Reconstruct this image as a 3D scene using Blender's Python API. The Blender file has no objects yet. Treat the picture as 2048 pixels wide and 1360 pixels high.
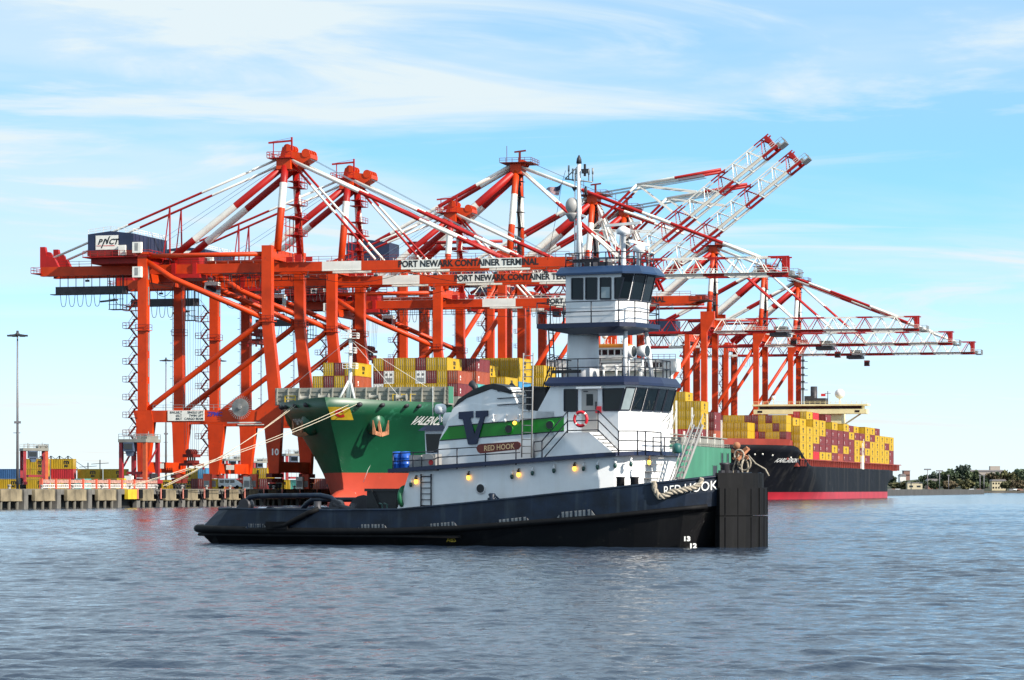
import bpy, math, random, bmesh
import numpy as np
from mathutils import Vector, Matrix
random.seed(7); np.random.seed(7)
scene = bpy.context.scene
# ------------------------------------------------------------------ camera
F = 6000.0; PXW = 2048.0; CX = 1024.0; HZ = 979.0; CAMH = 3.0
cam_d = bpy.data.cameras.new('camera'); cam = bpy.data.objects.new('camera', cam_d)
scene.collection.objects.link(cam); scene.camera = cam
cam.location = (0, 0, CAMH); cam.rotation_euler = (math.radians(90), 0, 0)
cam_d.sensor_width = 36.0; cam_d.sensor_fit = 'HORIZONTAL'; cam_d.lens = F / PXW * 36.0
cam_d.shift_y = (HZ - 680.0) / PXW
cam_d.clip_start = 1.0; cam_d.clip_end = 30000.0
scene.render.resolution_x = 1024; scene.render.resolution_y = 680
# ------------------------------------------------------------------ light
SUN_EL = math.radians(33); SUN_V = Vector((0.835, -0.55, 0)).normalized()
to_sun = Vector((SUN_V.x * math.cos(SUN_EL), SUN_V.y * math.cos(SUN_EL), math.sin(SUN_EL)))
sun_d = bpy.data.lights.new('sun', 'SUN'); sun_d.energy = 3.9; sun_d.angle = math.radians(0.6)
sun_d.color = (1.0, 0.93, 0.82)
sun = bpy.data.objects.new('sun', sun_d); scene.collection.objects.link(sun)
sun.rotation_euler = to_sun.to_track_quat('Z', 'Y').to_euler(); sun.location = (300, -100, 300)
# ------------------------------------------------------------------ sky: Nishita + thin streaky cloud
w = bpy.data.worlds.new('World'); scene.world = w; w.use_nodes = True
nt = w.node_tree; N = nt.nodes; L = nt.links
for n in list(N): N.remove(n)
def nd(t, **kw):
    n = N.new(t)
    for k, v in kw.items(): setattr(n, k, v)
    return n
def mth(op, a, b=None, clamp=False):
    n = nd('ShaderNodeMath', operation=op); n.use_clamp = clamp
    for i, x in enumerate((a, b)):
        if x is None: continue
        if isinstance(x, (int, float)): n.inputs[i].default_value = x
        else: L.new(x, n.inputs[i])
    return n.outputs[0]
out = nd('ShaderNodeOutputWorld'); bg = nd('ShaderNodeBackground'); L.new(bg.outputs[0], out.inputs[0])
geo = nd('ShaderNodeTexCoord'); sep = nd('ShaderNodeSeparateXYZ'); L.new(geo.outputs['Generated'], sep.inputs[0])
zpos = mth('MAXIMUM', sep.outputs[2], 0.0)
# the air is clear: the deep blue comes down close to the horizon (elevation stretched for the sky lookup)
comb = nd('ShaderNodeCombineXYZ'); L.new(sep.outputs[0], comb.inputs[0]); L.new(sep.outputs[1], comb.inputs[1])
L.new(mth('ADD', mth('MULTIPLY', zpos, 3.2), 0.16), comb.inputs[2])
nrm = nd('ShaderNodeVectorMath', operation='NORMALIZE'); L.new(comb.outputs[0], nrm.inputs[0])
sky = nd('ShaderNodeTexSky', sky_type='NISHITA'); sky.sun_disc = False
sky.sun_elevation = SUN_EL; sky.sun_rotation = math.atan2(SUN_V.x, SUN_V.y)
sky.air_density = 1.0; sky.dust_density = 0.4; sky.ozone_density = 1.6; sky.altitude = 0
L.new(nrm.outputs[0], sky.inputs[0])
hs = nd('ShaderNodeHueSaturation'); hs.inputs['Saturation'].default_value = 1.12; hs.inputs['Hue'].default_value = 0.478; hs.inputs['Value'].default_value = 1.30
L.new(sky.outputs[0], hs.inputs['Color'])
# cloud coordinates on a flat layer above
den = mth('ADD', zpos, 0.07)
cu = mth('DIVIDE', sep.outputs[0], den); cv = mth('DIVIDE', sep.outputs[1], den)
cc = nd('ShaderNodeCombineXYZ')
L.new(mth('ADD', mth('MULTIPLY', cu, 0.66), mth('MULTIPLY', cv, 0.10)), cc.inputs[0])
L.new(mth('ADD', mth('MULTIPLY', cv, 1.0), mth('MULTIPLY', cu, -0.22)), cc.inputs[1])
cc.inputs[2].default_value = 4.3
def cloud(scale, lo, hi, detail, rough, dist, off):
    mp = nd('ShaderNodeMapping'); mp.inputs['Location'].default_value = off
    L.new(cc.outputs[0], mp.inputs[0])
    tn = nd('ShaderNodeTexNoise'); tn.inputs['Scale'].default_value = scale; tn.inputs['Detail'].default_value = detail
    tn.inputs['Roughness'].default_value = rough; tn.inputs['Distortion'].default_value = dist
    L.new(mp.outputs[0], tn.inputs['Vector'])
    mr = nd('ShaderNodeMapRange', interpolation_type='SMOOTHSTEP'); L.new(tn.outputs[0], mr.inputs[0])
    mr.inputs[1].default_value = lo; mr.inputs[2].default_value = hi
    return mr.outputs[0]
c1 = cloud(0.55, 0.38, 0.62, 6, 0.55, 0.7, (2.4, 1.3, 0))
c2 = cloud(1.25, 0.47, 0.66, 8, 0.60, 1.2, (7.1, 2.2, 2))
ca = mth('ADD', mth('MULTIPLY', c1, 0.62), mth('MULTIPLY', c2, 0.58), True)
# paler towards the horizon, where one looks through more of the thin layer
hzn = nd('ShaderNodeMapRange', interpolation_type='SMOOTHSTEP'); L.new(sep.outputs[2], hzn.inputs[0])
hzn.inputs[1].default_value = 0.10; hzn.inputs[2].default_value = -0.02; hzn.inputs[3].default_value = 0; hzn.inputs[4].default_value = 0.72
veil = nd('ShaderNodeMapRange', interpolation_type='SMOOTHSTEP'); L.new(sep.outputs[2], veil.inputs[0])   # the high veil seen at the top of the frame goes on overhead
veil.inputs[1].default_value = 0.09; veil.inputs[2].default_value = 0.24; veil.inputs[3].default_value = 0; veil.inputs[4].default_value = 0.68
ca2 = mth('MAXIMUM', mth('MAXIMUM', ca, veil.outputs[0]), hzn.outputs[0])
mx = nd('ShaderNodeMix', data_type='RGBA'); L.new(ca2, mx.inputs[0]); L.new(hs.outputs[0], mx.inputs[6])
mx.inputs[7].default_value = (2.70, 3.10, 3.28, 1)
mw = nd('ShaderNodeMix', data_type='RGBA'); L.new(hzn.outputs[0], mw.inputs[0]); L.new(mx.outputs[2], mw.inputs[6]); mw.inputs[7].default_value = (3.25, 3.35, 3.15, 1)
L.new(mw.outputs[2], bg.inputs[0]); bg.inputs[1].default_value = 0.15
scene.view_settings.view_transform = 'Standard'; scene.view_settings.look = 'None'
scene.view_settings.exposure = 0.97; scene.view_settings.gamma = 1.0
scene.view_settings.use_curve_mapping = False
scene.cycles.max_bounces = 6; scene.cycles.caustics_reflective = False; scene.cycles.caustics_refractive = False
# ------------------------------------------------------------------ helpers
COL = scene.collection
class MB:
    """collects shapes, then becomes ONE mesh object"""
    def __init__(s): s.v = []; s.f = []; s.mi = []; s.sm = []
    def add(s, vs, fs, mi=0, sm=False):
        o = len(s.v); s.v += [tuple(p) for p in vs]
        for f in fs: s.f.append(tuple(i + o for i in f)); s.mi.append(mi); s.sm.append(sm)
        return s
    def box(s, x0, x1, y0, y1, z0, z1, mi=0):
        v = [(x0,y0,z0),(x1,y0,z0),(x1,y1,z0),(x0,y1,z0),(x0,y0,z1),(x1,y0,z1),(x1,y1,z1),(x0,y1,z1)]
        return s.add(v, [(0,3,2,1),(4,5,6,7),(0,1,5,4),(1,2,6,5),(2,3,7,6),(3,0,4,7)], mi)
    def bar(s, p, q, wd, ht=None, mi=0, wd2=None, ht2=None):
        """rectangular beam from p to q"""
        ht = ht or wd; wd2 = wd2 or wd; ht2 = ht2 or ht
        p = Vector(p); q = Vector(q); d = (q - p).normalized()
        up = Vector((0,0,1)) if abs(d.z) < 0.9 else Vector((0,1,0))
        a = d.cross(up).normalized(); b = a.cross(d).normalized()
        vs = []
        for c, ww, hh in ((p, wd, ht), (q, wd2, ht2)):
            for i, j in ((-1,-1),(1,-1),(1,1),(-1,1)): vs.append(c + a*(ww/2*i) + b*(hh/2*j))
        return s.add(vs, [(0,1,2,3),(7,6,5,4),(0,4,5,1),(1,5,6,2),(2,6,7,3),(3,7,4,0)], mi)
    def tube(s, pts, r, n=8, mi=0, r2=None, cap=True, sm=True, bands=None):
        pts = [Vector(p) for p in pts]; m = len(pts)
        rr = [r + ((r2 - r) * i / (m - 1) if r2 is not None else 0) for i in range(m)]
        prev = None; vs = []
        for i, p in enumerate(pts):
            if i == 0: d = pts[1] - p
            elif i == m - 1: d = p - pts[i-1]
            else: d = (pts[i+1] - p).normalized() + (p - pts[i-1]).normalized()
            d = d.normalized() if d.length > 1e-9 else Vector((0,0,1))
            if prev is None:
                up = Vector((0,0,1)) if abs(d.z) < 0.9 else Vector((1,0,0))
                a = d.cross(up).normalized()
            else:
                a = (prev - d * prev.dot(d)).normalized()
            prev = a; b = d.cross(a)
            for k in range(n):
                t = 2*math.pi*k/n; vs.append(p + a*(math.cos(t)*rr[i]) + b*(math.sin(t)*rr[i]))
        for i in range(m-1):
            fs = [(i*n+k, i*n+(k+1)%n, (i+1)*n+(k+1)%n, (i+1)*n+k) for k in range(n)]
            o = len(s.v)
            for f in fs:
                s.f.append(tuple(j+o for j in f)); s.mi.append(bands[i] if bands else mi); s.sm.append(sm)
        o = len(s.v); s.v += [tuple(p) for p in vs]
        if cap:
            s.f.append(tuple(o+k for k in range(n))[::-1]); s.mi.append(bands[0] if bands else mi); s.sm.append(False)
            s.f.append(tuple(o+(m-1)*n+k for k in range(n))); s.mi.append(bands[-1] if bands else mi); s.sm.append(False)
        return s
    def banded(s, p, q, r, cuts, mats, n=8):
        """straight tube painted in bands; cuts are the fractions between bands"""
        p = Vector(p); q = Vector(q); t = [0] + list(cuts) + [1]
        return s.tube([p.lerp(q, x) for x in t], r, n, bands=list(mats))
    def prism(s, poly, axis, lo, hi, mi=0):
        """polygon in the two other axes, extruded along axis"""
        n = len(poly)
        def P(a, b, c): return {'x': (c,a,b), 'y': (a,c,b), 'z': (a,b,c)}[axis]
        vs = [P(a,b,lo) for a,b in poly] + [P(a,b,hi) for a,b in poly]
        fs = [tuple(range(n))[::-1], tuple(range(n, 2*n))] + [(i,(i+1)%n,n+(i+1)%n,n+i) for i in range(n)]
        return s.add(vs, fs, mi)
    def loft(s, rings, mi=0, cap0=True, cap1=True, sm=False, mis=None):
        n = len(rings[0]); vs = [p for r in rings for p in r]; o = len(s.v)
        s.v += [tuple(p) for p in vs]
        for i in range(len(rings)-1):
            for k in range(n):
                s.f.append((o+i*n+k, o+i*n+(k+1)%n, o+(i+1)*n+(k+1)%n, o+(i+1)*n+k))
                s.mi.append(mis[i] if mis else mi); s.sm.append(sm)
        if cap0: s.f.append(tuple(o+k for k in range(n))[::-1]); s.mi.append(mis[0] if mis else mi); s.sm.append(False)
        if cap1: s.f.append(tuple(o+(len(rings)-1)*n+k for k in range(n))); s.mi.append(mis[-1] if mis else mi); s.sm.append(False)
        return s
    def lathe(s, prof, n=12, c=(0,0,0), axis='z', mi=0, sm=True):
        """profile of (radius, height)"""
        rings = []
        for r, h in prof:
            ring = []
            for k in range(n):
                t = 2*math.pi*k/n; a, b = math.cos(t)*max(r,1e-4), math.sin(t)*max(r,1e-4)
                p = {'z': (a,b,h), 'x': (h,a,b), 'y': (b,h,a)}[axis]
                ring.append((p[0]+c[0], p[1]+c[1], p[2]+c[2]))
            rings.append(ring)
        return s.loft(rings, mi, sm=sm)
    def ball(s, c, r, n=12, m=8, mi=0, sz=1.0):
        return s.lathe([(r*math.sin(math.pi*i/m), -r*sz*math.cos(math.pi*i/m)) for i in range(m+1)], n, c, 'z', mi)
    def torus(s, c, R, r, axis='y', n=20, m=8, mi=0, mis=None):
        rings = []
        for i in range(n+1):
            t = 2*math.pi*i/n; ring = []
            for k in range(m):
                a = 2*math.pi*k/m; q = R + r*math.cos(a)
                x, y, z = q*math.cos(t), q*math.sin(t), r*math.sin(a)
                p = {'z': (x,y,z), 'y': (x,-z,y), 'x': (z,x,y)}[axis]
                ring.append((p[0]+c[0], p[1]+c[1], p[2]+c[2]))
            rings.append(ring)
        return s.loft(rings, mi, False, False, True, mis)
    def mesh(s, name, mats):
        me = bpy.data.meshes.new(name); me.from_pydata(s.v, [], s.f)
        for m in (mats if isinstance(mats, (list, tuple)) else [mats]): me.materials.append(m)
        me.polygons.foreach_set('material_index', s.mi); me.polygons.foreach_set('use_smooth', s.sm)
        me.update()
        bm = bmesh.new(); bm.from_mesh(me); bmesh.ops.recalc_face_normals(bm, faces=bm.faces); bm.to_mesh(me); bm.free()
        return me
    def build(s, name, mats, parent=None, loc=None):
        o = bpy.data.objects.new(name, s.mesh(name, mats)); COL.objects.link(o)
        if parent: o.parent = parent
        if loc: o.location = loc
        return o
def place(name, me, parent=None, loc=(0,0,0), rot=(0,0,0)):
    o = bpy.data.objects.new(name, me); COL.objects.link(o); o.location = loc; o.rotation_euler = rot
    if parent: o.parent = parent
    return o
def tag(o, label=None, cat=None, group=None, kind=None):
    if label: o['label'] = label
    if cat: o['category'] = cat
    if group: o['group'] = group
    if kind: o['kind'] = kind
    return o
def empty(name, loc, rz=0, label=None, cat=None, group=None):
    o = bpy.data.objects.new(name, None); COL.objects.link(o); o.location = loc; o.rotation_euler = (0,0,rz)
    o.empty_display_size = 0.5
    return tag(o, label, cat, group)
def copy_tree(o, parent=None):
    c = o.copy(); COL.objects.link(c); c.parent = parent
    for ch in list(o.children): copy_tree(ch, c)
    return c
def text_mesh(body, size, mat, bold=0.0, shear=0.0, depth=0.01, align='LEFT', spacing=1.0):
    cu = bpy.data.curves.new('lettering', 'FONT'); cu.body = body; cu.size = size; cu.offset = bold
    cu.shear = shear; cu.extrude = depth; cu.align_x = align; cu.resolution_u = 3; cu.space_character = spacing
    t = bpy.data.objects.new('lettering', cu); me = bpy.data.meshes.new_from_object(t)
    bpy.data.objects.remove(t); bpy.data.curves.remove(cu)
    me.materials.clear(); me.materials.append(mat)
    return me
def text_w(me): 
    xs = [v.co.x for v in me.vertices]; return max(xs) - min(xs)
# ------------------------------------------------------------------ materials
MATS = {}
def mat(name, col, rough=0.5, metal=0.0, var=0.12, scale=1.5, streak=0.0, streak_col=None, bump=0.0, bscale=8.0, spec=0.5, coords='Object', wear=0.0, wear_col=(0.2,0.07,0.03)):
    """painted / weathered surface: base colour with soft patches, vertical streaks, worn spots and fine relief"""
    m = bpy.data.materials.new(name); m.use_nodes = True; n = m.node_tree.nodes; l = m.node_tree.links
    bs = n['Principled BSDF']; bs.inputs['Roughness'].default_value = rough; bs.inputs['Metallic'].default_value = metal
    bs.inputs['Specular IOR Level'].default_value = spec
    tc = n.new('ShaderNodeTexCoord'); src = tc.outputs[coords]
    def mix(fac, a, b, mode='MIX'):
        x = n.new('ShaderNodeMix'); x.data_type = 'RGBA'; x.blend_type = mode
        for i, q in ((0, fac), (6, a), (7, b)):
            if isinstance(q, tuple): x.inputs[i].default_value = (*q, 1) if len(q) == 3 else q
            elif isinstance(q, (int, float)): x.inputs[i].default_value = q
            else: l.new(q, x.inputs[i])
        return x.outputs[2]
    def noise(sc, det=4, mp=None, ro=0.55):
        t = n.new('ShaderNodeTexNoise'); t.inputs['Scale'].default_value = sc; t.inputs['Detail'].default_value = det; t.inputs['Roughness'].default_value = ro
        if mp:
            q = n.new('ShaderNodeMapping'); q.inputs['Scale'].default_value = mp; l.new(src, q.inputs[0]); l.new(q.outputs[0], t.inputs['Vector'])
        else: l.new(src, t.inputs['Vector'])
        return t.outputs[0]
    def ramp(x, lo, hi):
        r = n.new('ShaderNodeMapRange'); l.new(x, r.inputs[0]); r.inputs[1].default_value = lo; r.inputs[2].default_value = hi
        return r.outputs[0]
    dark = tuple(c*(1-var*2) for c in col); lite = tuple(min(1, c*(1+var)) for c in col)
    c = mix(ramp(noise(scale), 0.3, 0.7), dark, lite)
    if streak: c = mix(ramp(noise(1.0, 5, (1.6*scale, 1.6*scale, 0.09*scale)), 0.53, 0.78), c, mix(streak, c, streak_col or tuple(x*0.4 for x in col)))
    if wear: c = mix(ramp(noise(scale*2.3, 7, None, 0.7), 0.62-wear*0.1, 0.72), c, wear_col)
    l.new(c, bs.inputs['Base Color'])
    if bump:
        b = n.new('ShaderNodeBump'); b.inputs['Strength'].default_value = bump; b.inputs['Distance'].default_value = 0.05
        l.new(noise(bscale, 5), b.inputs['Height']); l.new(b.outputs[0], bs.inputs['Normal'])
    MATS[name] = m
    return m
def glass_dark(name, col, rough=0.06):
    m = bpy.data.materials.new(name); m.use_nodes = True; bs = m.node_tree.nodes['Principled BSDF']
    bs.inputs['Base Color'].default_value = (*col, 1); bs.inputs['Roughness'].default_value = rough; bs.inputs['Specular IOR Level'].default_value = 0.7
    return m
def lamp_mat(name, col, e):
    m = bpy.data.materials.new(name); m.use_nodes = True; bs = m.node_tree.nodes['Principled BSDF']
    bs.inputs['Base Color'].default_value = (*col, 1); bs.inputs['Emission Color'].default_value = (*col, 1); bs.inputs['Emission Strength'].default_value = e
    return m
def contmat(name, col, axis_scale=11.0):
    """corrugated, dented container steel"""
    m = mat(name, col, 0.55, 0, 0.10, 0.5, 0.25, tuple(c*0.55 for c in col), wear=0.25, wear_col=tuple(0.5*c+0.03 for c in col))
    n = m.node_tree.nodes; l = m.node_tree.links; bs = n['Principled BSDF']
    tc = n.new('ShaderNodeTexCoord'); wv = n.new('ShaderNodeTexWave'); wv.wave_type = 'BANDS'; wv.bands_direction = 'DIAGONAL'; wv.wave_profile = 'SIN'
    mp = n.new('ShaderNodeMapping'); mp.inputs['Scale'].default_value = (1, 1, 0); l.new(tc.outputs['Object'], mp.inputs[0]); l.new(mp.outputs[0], wv.inputs[0])
    wv.inputs['Scale'].default_value = 1.3
    b = n.new('ShaderNodeBump'); b.inputs['Strength'].default_value = 0.5; b.inputs['Distance'].default_value = 0.06
    l.new(wv.outputs[1], b.inputs['Height']); l.new(b.outputs[0], bs.inputs['Normal'])
    return m
ORANGE = mat('crane_orange', (0.56, 0.043, 0.003), 0.45, 0, 0.14, 0.25, 0.35, (0.30, 0.020, 0.005), wear=0.15, wear_col=(0.30, 0.035, 0.012), spec=0.3)
RED = mat('crane_red', (0.36, 0.010, 0.008), 0.45, 0, 0.14, 0.3, 0.25, spec=0.3)
CWHITE = mat('crane_white', (0.74, 0.72, 0.66), 0.5, 0, 0.07, 0.4, 0.25, (0.45, 0.40, 0.33))
RUSTRED = mat('crane_dark_red', (0.16, 0.014, 0.009), 0.6, 0, 0.15, 0.5)
STEEL = mat('dark_steel', (0.045, 0.043, 0.05), 0.55, 0.3, 0.2, 0.8)
GREYST = mat('grey_steel', (0.30, 0.30, 0.29), 0.5, 0.2, 0.15, 0.8, 0.2)
NAVY = mat('house_navy', (0.012, 0.020, 0.055), 0.45, 0, 0.12, 0.4)
SIGNW = mat('sign_white', (0.78, 0.76, 0.69), 0.5, 0, 0.05, 1.0, 0.15)
BLACKP = mat('black_paint', (0.010, 0.010, 0.012), 0.5, 0, 0.2, 1.0)
BLUEP = mat('sign_blue', (0.05, 0.03, 0.30), 0.5, 0, 0.05, 1.0)
SIGNR = mat('sign_red', (0.55, 0.02, 0.02), 0.5, 0, 0.05, 1.0)
WHITEL = mat('white_lettering', (0.85, 0.84, 0.80), 0.5, 0, 0.04, 1.0)
# ------------------------------------------------------------------ terminal frame: g out over the water, s along the quay away from us
TH = math.atan(1570.0 / F); TC, TS = math.cos(TH), math.sin(TH)
TX0, TY0 = -72.2, 588.0
def tw(g, s, z=0.0): return Vector((TX0 + g*TC + s*TS, TY0 - g*TS + s*TC, z))
DECK = 3.1
def px_at(px, py, D): return Vector(((px-CX)*D/F, D, CAMH + (HZ-py)*D/F))
ORD = ['first','second','third','fourth','fifth','sixth','seventh','eighth','ninth','tenth','eleventh','twelfth','thirteenth','fourteenth','fifteenth','sixteenth','seventeenth','eighteenth','nineteenth','twentieth']
# ------------------------------------------------------------------ water
def make_water():
    ys = np.concatenate([np.linspace(-60, 36, 10), 38*np.exp(np.linspace(0, math.log(170/38.), 900)), 170*np.exp(np.linspace(0.002, math.log(620/170.), 640)), 620*np.exp(np.linspace(0.02, math.log(14000/620.), 60))])
    t = np.concatenate([-np.geomspace(6, 0.30, 16), np.linspace(-0.215, 0.215, 540), np.geomspace(0.30, 6, 16)])
    YY = ys[:, None] + 0*t[None]; half = np.maximum(ys, 60.)[:, None]
    XX = t[None]*half
    rs = np.random.RandomState(3); Z = np.zeros_like(XX)
    dy = np.gradient(ys)[:, None]; dxs = 0.0008*half
    for i in range(100):
        lam = 0.28*(3.4/0.28)**(rs.rand()**1.1); k = 2*math.pi/lam
        a = math.radians(rs.normal(82, 24)); ph = rs.rand()*6.28
        amp = 0.0036*lam**0.86*(0.6+0.8*rs.rand())
        fade = np.clip(1.7 - 2.6*np.maximum(dy*abs(math.sin(a)), dxs)/lam, 0, 1)
        arg = k*(XX*math.cos(a) + YY*math.sin(a)) + ph
        Z += amp*fade*(np.sin(arg) + 0.3*np.cos(2*arg))
    patch = 0.75 + 0.35*np.sin(XX*0.05+YY*0.031+1.)*np.sin(YY*0.043-XX*0.017)
    Z *= patch*np.clip((np.abs(XX) < 0.29*half)*1.0, 0, 1)
    # smooth slicks left by the tug's wake, astern of it
    PX = CX+F*XX/np.maximum(YY, 30.); SL = np.zeros_like(XX)
    wob = 1+0.06*np.sin(XX*0.21)+0.04*np.sin(XX*0.53+1)
    for d0, wd, x1, amt in ((283, 8, -24, 0.8), (190, 3.0, -18.0, 0.75)):
        SL = np.maximum(SL, amt*np.exp(-((YY*wob-d0-0.12*(XX-x1))/wd)**4)*np.clip((x1-XX)/9.0, 0, 1)*(0.75+0.25*np.sin(XX*0.35+YY*0.2)))
    Z *= 1-0.9*SL
    v = np.stack([XX, YY, Z], -1).reshape(-1, 3); ny, nx = XX.shape
    idx = np.arange(ny*nx).reshape(ny, nx)
    f = np.stack([idx[:-1,:-1], idx[:-1,1:], idx[1:,1:], idx[1:,:-1]], -1).reshape(-1, 4)
    me = bpy.data.meshes.new('water'); me.vertices.add(len(v)); me.vertices.foreach_set('co', v.ravel())
    me.loops.add(f.size); me.loops.foreach_set('vertex_index', f.ravel())
    me.polygons.add(len(f)); me.polygons.foreach_set('loop_start', np.arange(0, f.size, 4)); me.polygons.foreach_set('loop_total', np.full(len(f), 4))
    me.polygons.foreach_set('use_smooth', np.ones(len(f), dtype=bool)); me.update(calc_edges=True); me.validate()
    at_ = me.attributes.new('slick', 'FLOAT', 'POINT'); at_.data.foreach_set('value', SL.ravel().astype(np.float32))
    o = bpy.data.objects.new('water', me); COL.objects.link(o); tag(o, kind='structure')
    m = bpy.data.materials.new('harbour_water'); m.use_nodes = True; n = m.node_tree.nodes; l = m.node_tree.links
    bs = n['Principled BSDF']; bs.inputs['IOR'].default_value = 1.333
    tc = n.new('ShaderNodeTexCoord'); cr = n.new('ShaderNodeMix'); cr.data_type = 'RGBA'
    t0 = n.new('ShaderNodeTexNoise'); t0.inputs['Scale'].default_value = 0.02; l.new(tc.outputs['Object'], t0.inputs['Vector']); l.new(t0.outputs[0], cr.inputs[0])
    cr.inputs[6].default_value = (0.016, 0.028, 0.050, 1); cr.inputs[7].default_value = (0.028, 0.042, 0.068, 1)
    l.new(cr.outputs[2], bs.inputs['Base Color']); bs.inputs['Roughness'].default_value = 0.09
    mp = n.new('ShaderNodeMapping'); mp.inputs['Scale'].default_value = (0.8, 1.15, 1); mp.inputs['Rotation'].default_value = (0,0,0.25); l.new(tc.outputs['Object'], mp.inputs[0])
    h = None
    for sc, wt in ((0.8, 0.45), (2.4, 0.40), (6.5, 0.20)):
        t1 = n.new('ShaderNodeTexNoise'); t1.inputs['Scale'].default_value = sc; t1.inputs['Detail'].default_value = 3; l.new(mp.outputs[0], t1.inputs['Vector'])
        q = n.new('ShaderNodeMath'); q.operation = 'MULTIPLY_ADD'; l.new(t1.outputs[0], q.inputs[0]); q.inputs[1].default_value = wt
        if h is None: q.inputs[2].default_value = 0
        else: l.new(h, q.inputs[2])
        h = q.outputs[0]
    b = n.new('ShaderNodeBump'); b.inputs['Strength'].default_value = 0.9; b.inputs['Distance'].default_value = 0.115
    an = n.new('ShaderNodeAttribute'); an.attribute_name = 'slick'
    q = n.new('ShaderNodeMath'); q.operation = 'MULTIPLY_ADD'; l.new(an.outputs['Fac'], q.inputs[0]); q.inputs[1].default_value = -0.85; q.inputs[2].default_value = 0.95; l.new(q.outputs[0], b.inputs['Strength'])
    l.new(h, b.inputs['Height']); l.new(b.outputs[0], bs.inputs['Normal'])
    me.materials.append(m)
make_water()
# ------------------------------------------------------------------ quay and terminal yard
CONC = mat('quay_concrete', (0.23, 0.185, 0.115), 0.85, 0, 0.25, 0.5, 0.75, (0.06, 0.05, 0.03), 0.25, 3, wear=0.5, wear_col=(0.12, 0.10, 0.07))
CONC2 = mat('quay_concrete_grey', (0.15, 0.14, 0.125), 0.85, 0, 0.2, 0.6, 0.5, (0.08, 0.07, 0.06), 0.25, 3)
PILE = mat('pile_concrete', (0.12, 0.11, 0.09), 0.85, 0, 0.25, 0.7, 0.5, (0.06, 0.06, 0.05))
RUBBER = mat('fender_rubber', (0.0035, 0.0035, 0.0045), 0.7, 0, 0.25, 1.6, 0.35, (0.022, 0.021, 0.019), spec=0.2)
VOIDC = mat('pile_void_shade', (0.012, 0.012, 0.011), 0.7, 0, 0.3, 0.6)  # back wall coloured near-black: painted shade of the voids between the piles
ASPH = mat('yard_asphalt', (0.06, 0.06, 0.06), 0.9, 0, 0.15, 0.1)
FYELL = mat('fender_yellow', (0.62, 0.42, 0.02), 0.6, 0, 0.1, 0.6, 0.3)
FPINK = mat('ladder_pink', (0.55, 0.20, 0.15), 0.6, 0, 0.1, 0.6)
QG = 30.0
qroot = tw(QG, -150, 0)
qy = MB().box(-2300, -1.6, -150, 1500, -3, DECK-0.002).build('quay_ground', ASPH, None, qroot); qy.rotation_euler.z = -TH; tag(qy, kind='structure')
# quay front: coping beam, panels, piles, fenders (parts of the quay)
qf = MB().box(-1.6, -0.5, -150, 560, DECK-0.9, DECK).box(-1.6, -1.5, -150, 560, -2, DECK-0.9, 1).build('quay_wall', [CONC2, VOIDC], None, qroot); qf.rotation_euler.z = -TH; tag(qf, kind='structure')
panelA = MB().box(-0.55, 0.0, -3.9, 3.9, 1.35, 3.0).box(-0.5, 0.06, -3.9, 3.9, 1.22, 1.35).mesh('wall_panel', CONC)
panelB = MB().box(-0.55, 0.0, -2.6, 2.6, 1.35, 3.0).box(-0.5, 0.10, -2.6, 3.4, 1.12, 1.35).mesh('wall_panel', CONC)
pierm = MB().box(-0.9, 0.18, -0.75, 0.75, -1.5, 3.04).mesh('pier', CONC2)
pilem = MB().lathe([(0.30, -2.0), (0.30, 1.6)], 10).mesh('pile', PILE)
fendm = MB().box(0.0, 0.35, -0.7, 0.7, 1.5, 3.0).mesh('fender', RUBBER)
bracem = MB().bar((0.1, -0.9, 2.9), (0.1, 0.9, 0.7), 0.16).mesh('brace', STEEL)
ladm = MB().box(0.02, 0.2, -0.16, 0.16, 1.4, 3.2).mesh('ladder_post', FPINK)
recm = MB().box(-1.3, -0.8, -0.9, 0.9, 2.1, 2.95).mesh('recess_panel', CONC2)
s = 8.0
while s < 62.0:                                   # the left, plain part: long panels, piers with recesses
    place('wall_panel', panelA, qf, (0, s, 0)); place('pier', pierm, qf, (0, s+5.0, 0))
    place('wall_panel', recm, qf, (0, s+7.3, 0))
    for k in range(4): place('pile', pilem, qf, (-0.32, s-3.4+k*3.0, 0))
    s += 12.6
yel = MB().box(-0.5, 0.12, -2.4, 2.4, 1.4, 3.02).build('wall_panel', FYELL, qf, (0, s-1.4, 0))
s += 5.5
while s < 232.0:                                  # fendered part
    place('wall_panel', panelB, qf, (0, s, 0)); place('fender', fendm, qf, (0, s-3.9, 0)); place('brace', bracem, qf, (0, s+4.2, 0))
    place('ladder_post', ladm, qf, (0.1, s-5.2, 0))
    for k in range(2): place('pile', pilem, qf, (-0.32, s-1.5+k*3.0, 0))
    place('pier', MB().box(-0.9, -0.2, -0.8, 0.8, -1.5, 1.2).mesh('pier', CONC2), qf, (0, s-3.9, 0))
    s += 10.6
# bollards and lights along the coping
BOLL = mat('bollard_paint', (0.30, 0.28, 0.26), 0.6, 0, 0.2, 2)
bollm = MB().lathe([(0.28, 0), (0.20, 0.1), (0.20, 0.4), (0.32, 0.5), (0.30, 0.62), (0.05, 0.68)], 10).mesh('bollard', BOLL)
for i in range(12):
    o = place('bollard', bollm, None, tw(QG-1.0, -128 + i*12.2, DECK)); tag(o, '%s mooring bollard from the left on the quay edge' % ORD[i], 'bollard', 'bollards along the quay edge')
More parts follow.
